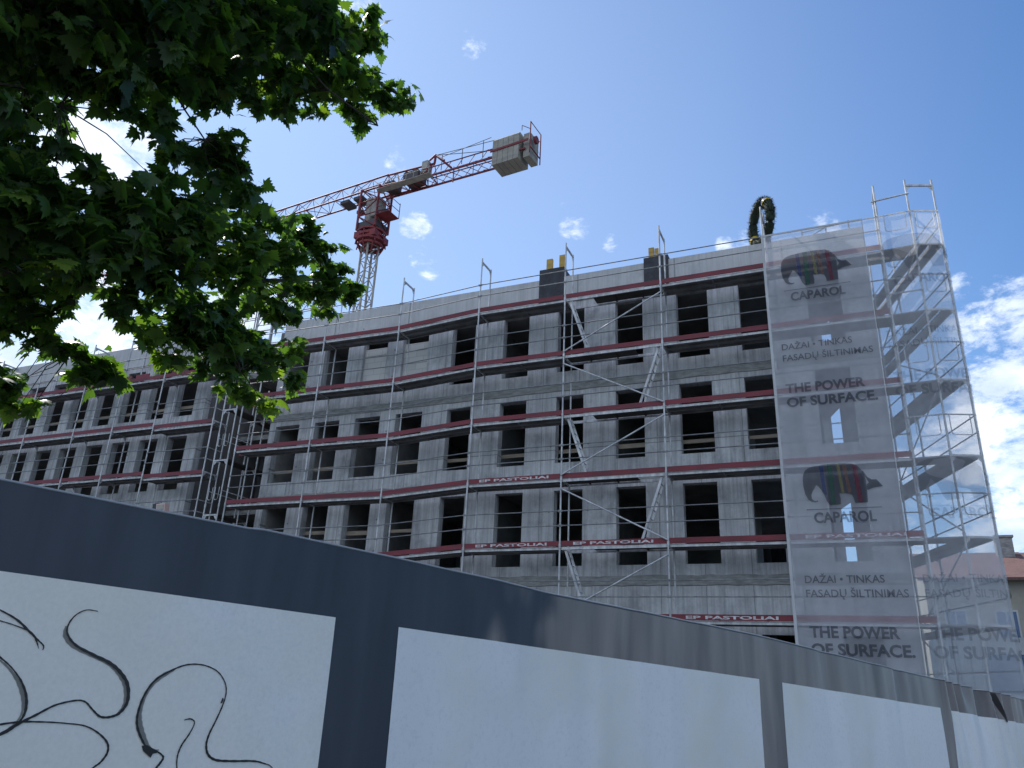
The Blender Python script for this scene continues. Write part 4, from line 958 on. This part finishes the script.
# ------------------------------------------------------------------ maple
BL = json_blobs
tr = thing('maple_tree', 'dark backlit maple whose leafy boughs hang into the upper left of the view', 'tree', (-8.2, 2.2, -1.7))
def leafmat():
    m = bpy.data.materials.new('maple_leaf'); m.use_nodes = True; nt = m.node_tree; N = nt.nodes; L = nt.links; N.clear()
    out = N.new('ShaderNodeOutputMaterial'); g = N.new('ShaderNodeNewGeometry'); at = N.new('ShaderNodeAttribute'); at.attribute_name = 'tone'
    cr = N.new('ShaderNodeValToRGB'); e = cr.color_ramp.elements; e[0].color = (.022,.052,.020,1); e[1].color = (.11,.17,.028,1); e[1].position = 1.
    x = e.new(.5); x.color = (.045,.090,.024,1)
    L.new(at.outputs['Fac'], cr.inputs[0])
    p = N.new('ShaderNodeBsdfPrincipled'); p.inputs['Roughness'].default_value = .42; p.inputs['Specular IOR Level'].default_value = .35; L.new(cr.outputs[0], p.inputs['Base Color'])
    t = N.new('ShaderNodeBsdfTranslucent'); mx = N.new('ShaderNodeMix'); mx.data_type = 'RGBA'; mx.blend_type = 'MULTIPLY'; mx.inputs[0].default_value = 1; L.new(cr.outputs[0], mx.inputs[6]); mx.inputs[7].default_value = (3.2,3.4,1.1,1)
    L.new(mx.outputs[2], t.inputs[0]); ms = N.new('ShaderNodeMixShader'); ms.inputs[0].default_value = .40
    L.new(p.outputs[0], ms.inputs[1]); L.new(t.outputs[0], ms.inputs[2]); L.new(ms.outputs[0], out.inputs[0]); return m
M['leaf'] = leafmat()
half = [(0,-.02),(.10,-.10),(.30,-.16),(.24,-.02),(.50,.08),(.62,.20),(.44,.24),(.47,.40),(.30,.34),(.34,.52),(.20,.50),(.22,.72),(.10,.70),(0,1.0)]
outl = half + [(-x, y) for x, y in reversed(half[1:-1])]
outl = np.array([(x, y, -.22*abs(x)**1.3 - .16*y*y) for x, y in outl]); cen = np.array([[0,.22,.02]])
TPL = np.vstack([cen, outl]); K = len(TPL)
FT = np.array([(0, 1+i, 1+(i+1) % (K-1)) for i in range(K-1)])
petv = np.array([[-.012,0,0],[.012,0,0],[.004,-.45,.10],[-.004,-.45,.10]])
def leaves(name, blobs, dens, parent, size, seed):
    g = np.random.default_rng(seed); P = []; Sz = []; Tn = []
    for x, y, z, r in blobs:
        n = int(dens*(r/.35)**2)
        u = g.normal(size=(n,3)); u /= np.linalg.norm(u, axis=1)[:,None]; rr = g.random(n)**(1/2.2)*1.0
        # clumps inside each blob: sprays of leaves
        nc = max(3, n//9); cidx = g.integers(0, nc, n); cu = g.normal(size=(nc,3)); cu /= np.linalg.norm(cu, axis=1)[:,None]; cr_ = g.random(nc)**(1/2.4)
        cpos = cu*cr_[:,None]*r*1.02; q = cpos[cidx] + g.normal(size=(n,3))*np.array([.06,.06,.04])
        q[:,2] *= .85
        P.append(np.array([x,y,z]) + q); Sz.append(size*g.choice([.6,.8,1.,1.2,1.45], n)*g.uniform(.9,1.1,n)); Tn.append(np.clip(g.normal(.4,.2,n) + np.repeat(g.normal(0,.10), n) + (q[:,2] < -.6*r)*.18, 0, 1))
    P = np.vstack(P); Sz = np.concatenate(Sz); Tn = np.concatenate(Tn); n = len(P)
    yaw = g.uniform(0, 2*np.pi, n); pitch = g.normal(-.55, .42, n); roll = g.normal(0, .45, n)
    cy, sy, cp_, sp, cr2, sr = np.cos(yaw), np.sin(yaw), np.cos(pitch), np.sin(pitch), np.cos(roll), np.sin(roll)
    Rz = np.zeros((n,3,3)); Rz[:,0,0]=cy; Rz[:,0,1]=-sy; Rz[:,1,0]=sy; Rz[:,1,1]=cy; Rz[:,2,2]=1
    Rx = np.zeros((n,3,3)); Rx[:,0,0]=1; Rx[:,1,1]=cp_; Rx[:,1,2]=-sp; Rx[:,2,1]=sp; Rx[:,2,2]=cp_
    Ry = np.zeros((n,3,3)); Ry[:,1,1]=1; Ry[:,0,0]=cr2; Ry[:,0,2]=sr; Ry[:,2,0]=-sr; Ry[:,2,2]=cr2
    Rt = Rz @ Rx @ Ry
    T = np.vstack([TPL, petv]); kk = len(T); fold = g.uniform(.4, 2.2, n)
    Tn_ = np.repeat(T[None], n, 0).copy(); Tn_[:,:,2] *= fold[:,None]
    V = np.einsum('nij,nkj->nki', Rt, Tn_)*Sz[:,None,None] + P[:,None,:]
    V = V.reshape(-1,3)
    F3 = (FT[None] + (np.arange(n)*kk)[:,None,None]).reshape(-1,3)
    F4 = (np.array([[K,K+1,K+2],[K,K+2,K+3]])[None] + (np.arange(n)*kk)[:,None,None]).reshape(-1,3)
    F = np.vstack([F3, F4]); me = bpy.data.meshes.new(name)
    me.vertices.add(len(V)); me.vertices.foreach_set('co', V.astype(np.float32).ravel())
    me.loops.add(F.size); me.loops.foreach_set('vertex_index', F.astype(np.int32).ravel())
    me.polygons.add(len(F)); me.polygons.foreach_set('loop_start', np.arange(0, F.size, 3, dtype=np.int32)); me.polygons.foreach_set('loop_total', np.full(len(F), 3, dtype=np.int32))
    me.update(calc_edges=True); at = me.attributes.new('tone', 'FLOAT', 'POINT'); at.data.foreach_set('value', np.repeat(Tn, kk).astype(np.float32))
    me.materials.append(M['leaf']); return link(name, me, parent), P
crown, LP_ = leaves('crown', BL[:LEAF_SPLIT], LEAF_DENS, tr, .118, 3)
shade_crown, _ = leaves('crown', BL[LEAF_SPLIT:] + [(-8.5,2,5.5,1.8),(-9.5,3.5,6.5,1.8),(-7.5,3.5,7.5,1.8),(-9,.5,6.5,1.8),(-7,1,7.5,1.7),(-10.5,2,5,1.6),(-8.2,3.6,7.6,1.2),(-6.3,3.6,7.4,1.3),(-7.7,3.4,7.0,1.0),(-7.4,4.2,7.2,1.0),(-7.2,5.0,7.4,.9),(-7.5,5.8,8.1,.8),(-7.9,2.6,6.8,1.0)], 95, tr, .15, 4)  # unseen crown clusters added beyond the view to cast shade on the hoarding
mb = MB(); mb.path([(-8.2,2.2,-1.9),(-8.15,2.2,-1.4),(-8.1,2.15,0),(-8.0,2.1,1.6),(-7.9,2.2,3.2),(-8.1,2.3,5),(-8.2,2.3,7)], [.36,.26,.22,.2,.17,.12,.06], 12); mb.build('trunk', M['bark'], tr)
LIMBS = [([(-7.95,2.1,2.4),(-6.6,1.5,3.5),(-5.45,1.75,4.15),(-4.8,2.5,4.45),(-4.68,2.97,4.75),(-4.62,3.46,5.1),(-4.62,3.98,5.48),(-4.55,4.4,5.83),(-4.5,5.1,6.2),(-4.28,5.94,6.36)], .085),
 ([(-4.69,3.11,4.75),(-4.9,3.45,4.67),(-5.01,3.8,4.62),(-5.03,4.09,4.52)], .018),
 ([(-7.95,2.1,2.2),(-6.6,1.6,3.2),(-5.72,1.8,3.61),(-5.19,2.62,3.91),(-5.16,2.87,3.95)], .03),
 ([(-8,2.1,1.5),(-7,2.1,2.3),(-6.25,2.36,2.68),(-5.81,3.19,2.81),(-5.32,3.64,3.1),(-5.1,4.3,3.3),(-5.23,5.27,3.72),(-5.19,6.29,4.26)], .07),
 ([(-7.2,2.2,2.1),(-6.3,3.0,2.75),(-6.1,3.42,2.71),(-6.07,3.8,2.54),(-6.04,4.07,2.5),(-5.97,4.39,2.43)], .025),
 ([(-5.1,4.2,3.26),(-5.06,4.55,2.91),(-5.05,5.04,2.62)], .02),
 ([(-4.0,2.6,6.6),(-4.27,3.36,5.87),(-4.47,3.49,5.5),(-4.64,3.35,5.14),(-4.66,3.0,4.78)], .022),
 ([(-7.95,2.2,3.5),(-6.8,2.2,5.2),(-5.2,2.4,6.3),(-4.0,2.6,6.8)], .06),
 ([(-4.55,4.3,5.75),(-4.5,5.0,5.7),(-4.35,5.7,5.75)], .016)]
for pts, r in LIMBS:
    n = len(pts); mb = MB(); mb.path(pts, [max(.007, r*(1-.85*i/(n-1))) for i in range(n)], 8); mb.build('limb', M['bark'], tr)
# twigs from limbs to the leaf clumps
mb = MB(); LPs = [Vector(p) for pts, r in LIMBS for p in pts[1:]]
g = random.Random(5)
for k in range(420):
    t = Vector(LP_[g.randrange(len(LP_))]); b = min(LPs, key=lambda q: (q-t).length); 
    if (b-t).length > 1.5: continue
    m_ = b.lerp(t, .5) + Vector((g.uniform(-.08,.08), g.uniform(-.08,.08), g.uniform(0,.12))); mb.path([b, m_, t], [.007,.005,.0025], 4)
mb.build('twigs', M['bark'], tr)
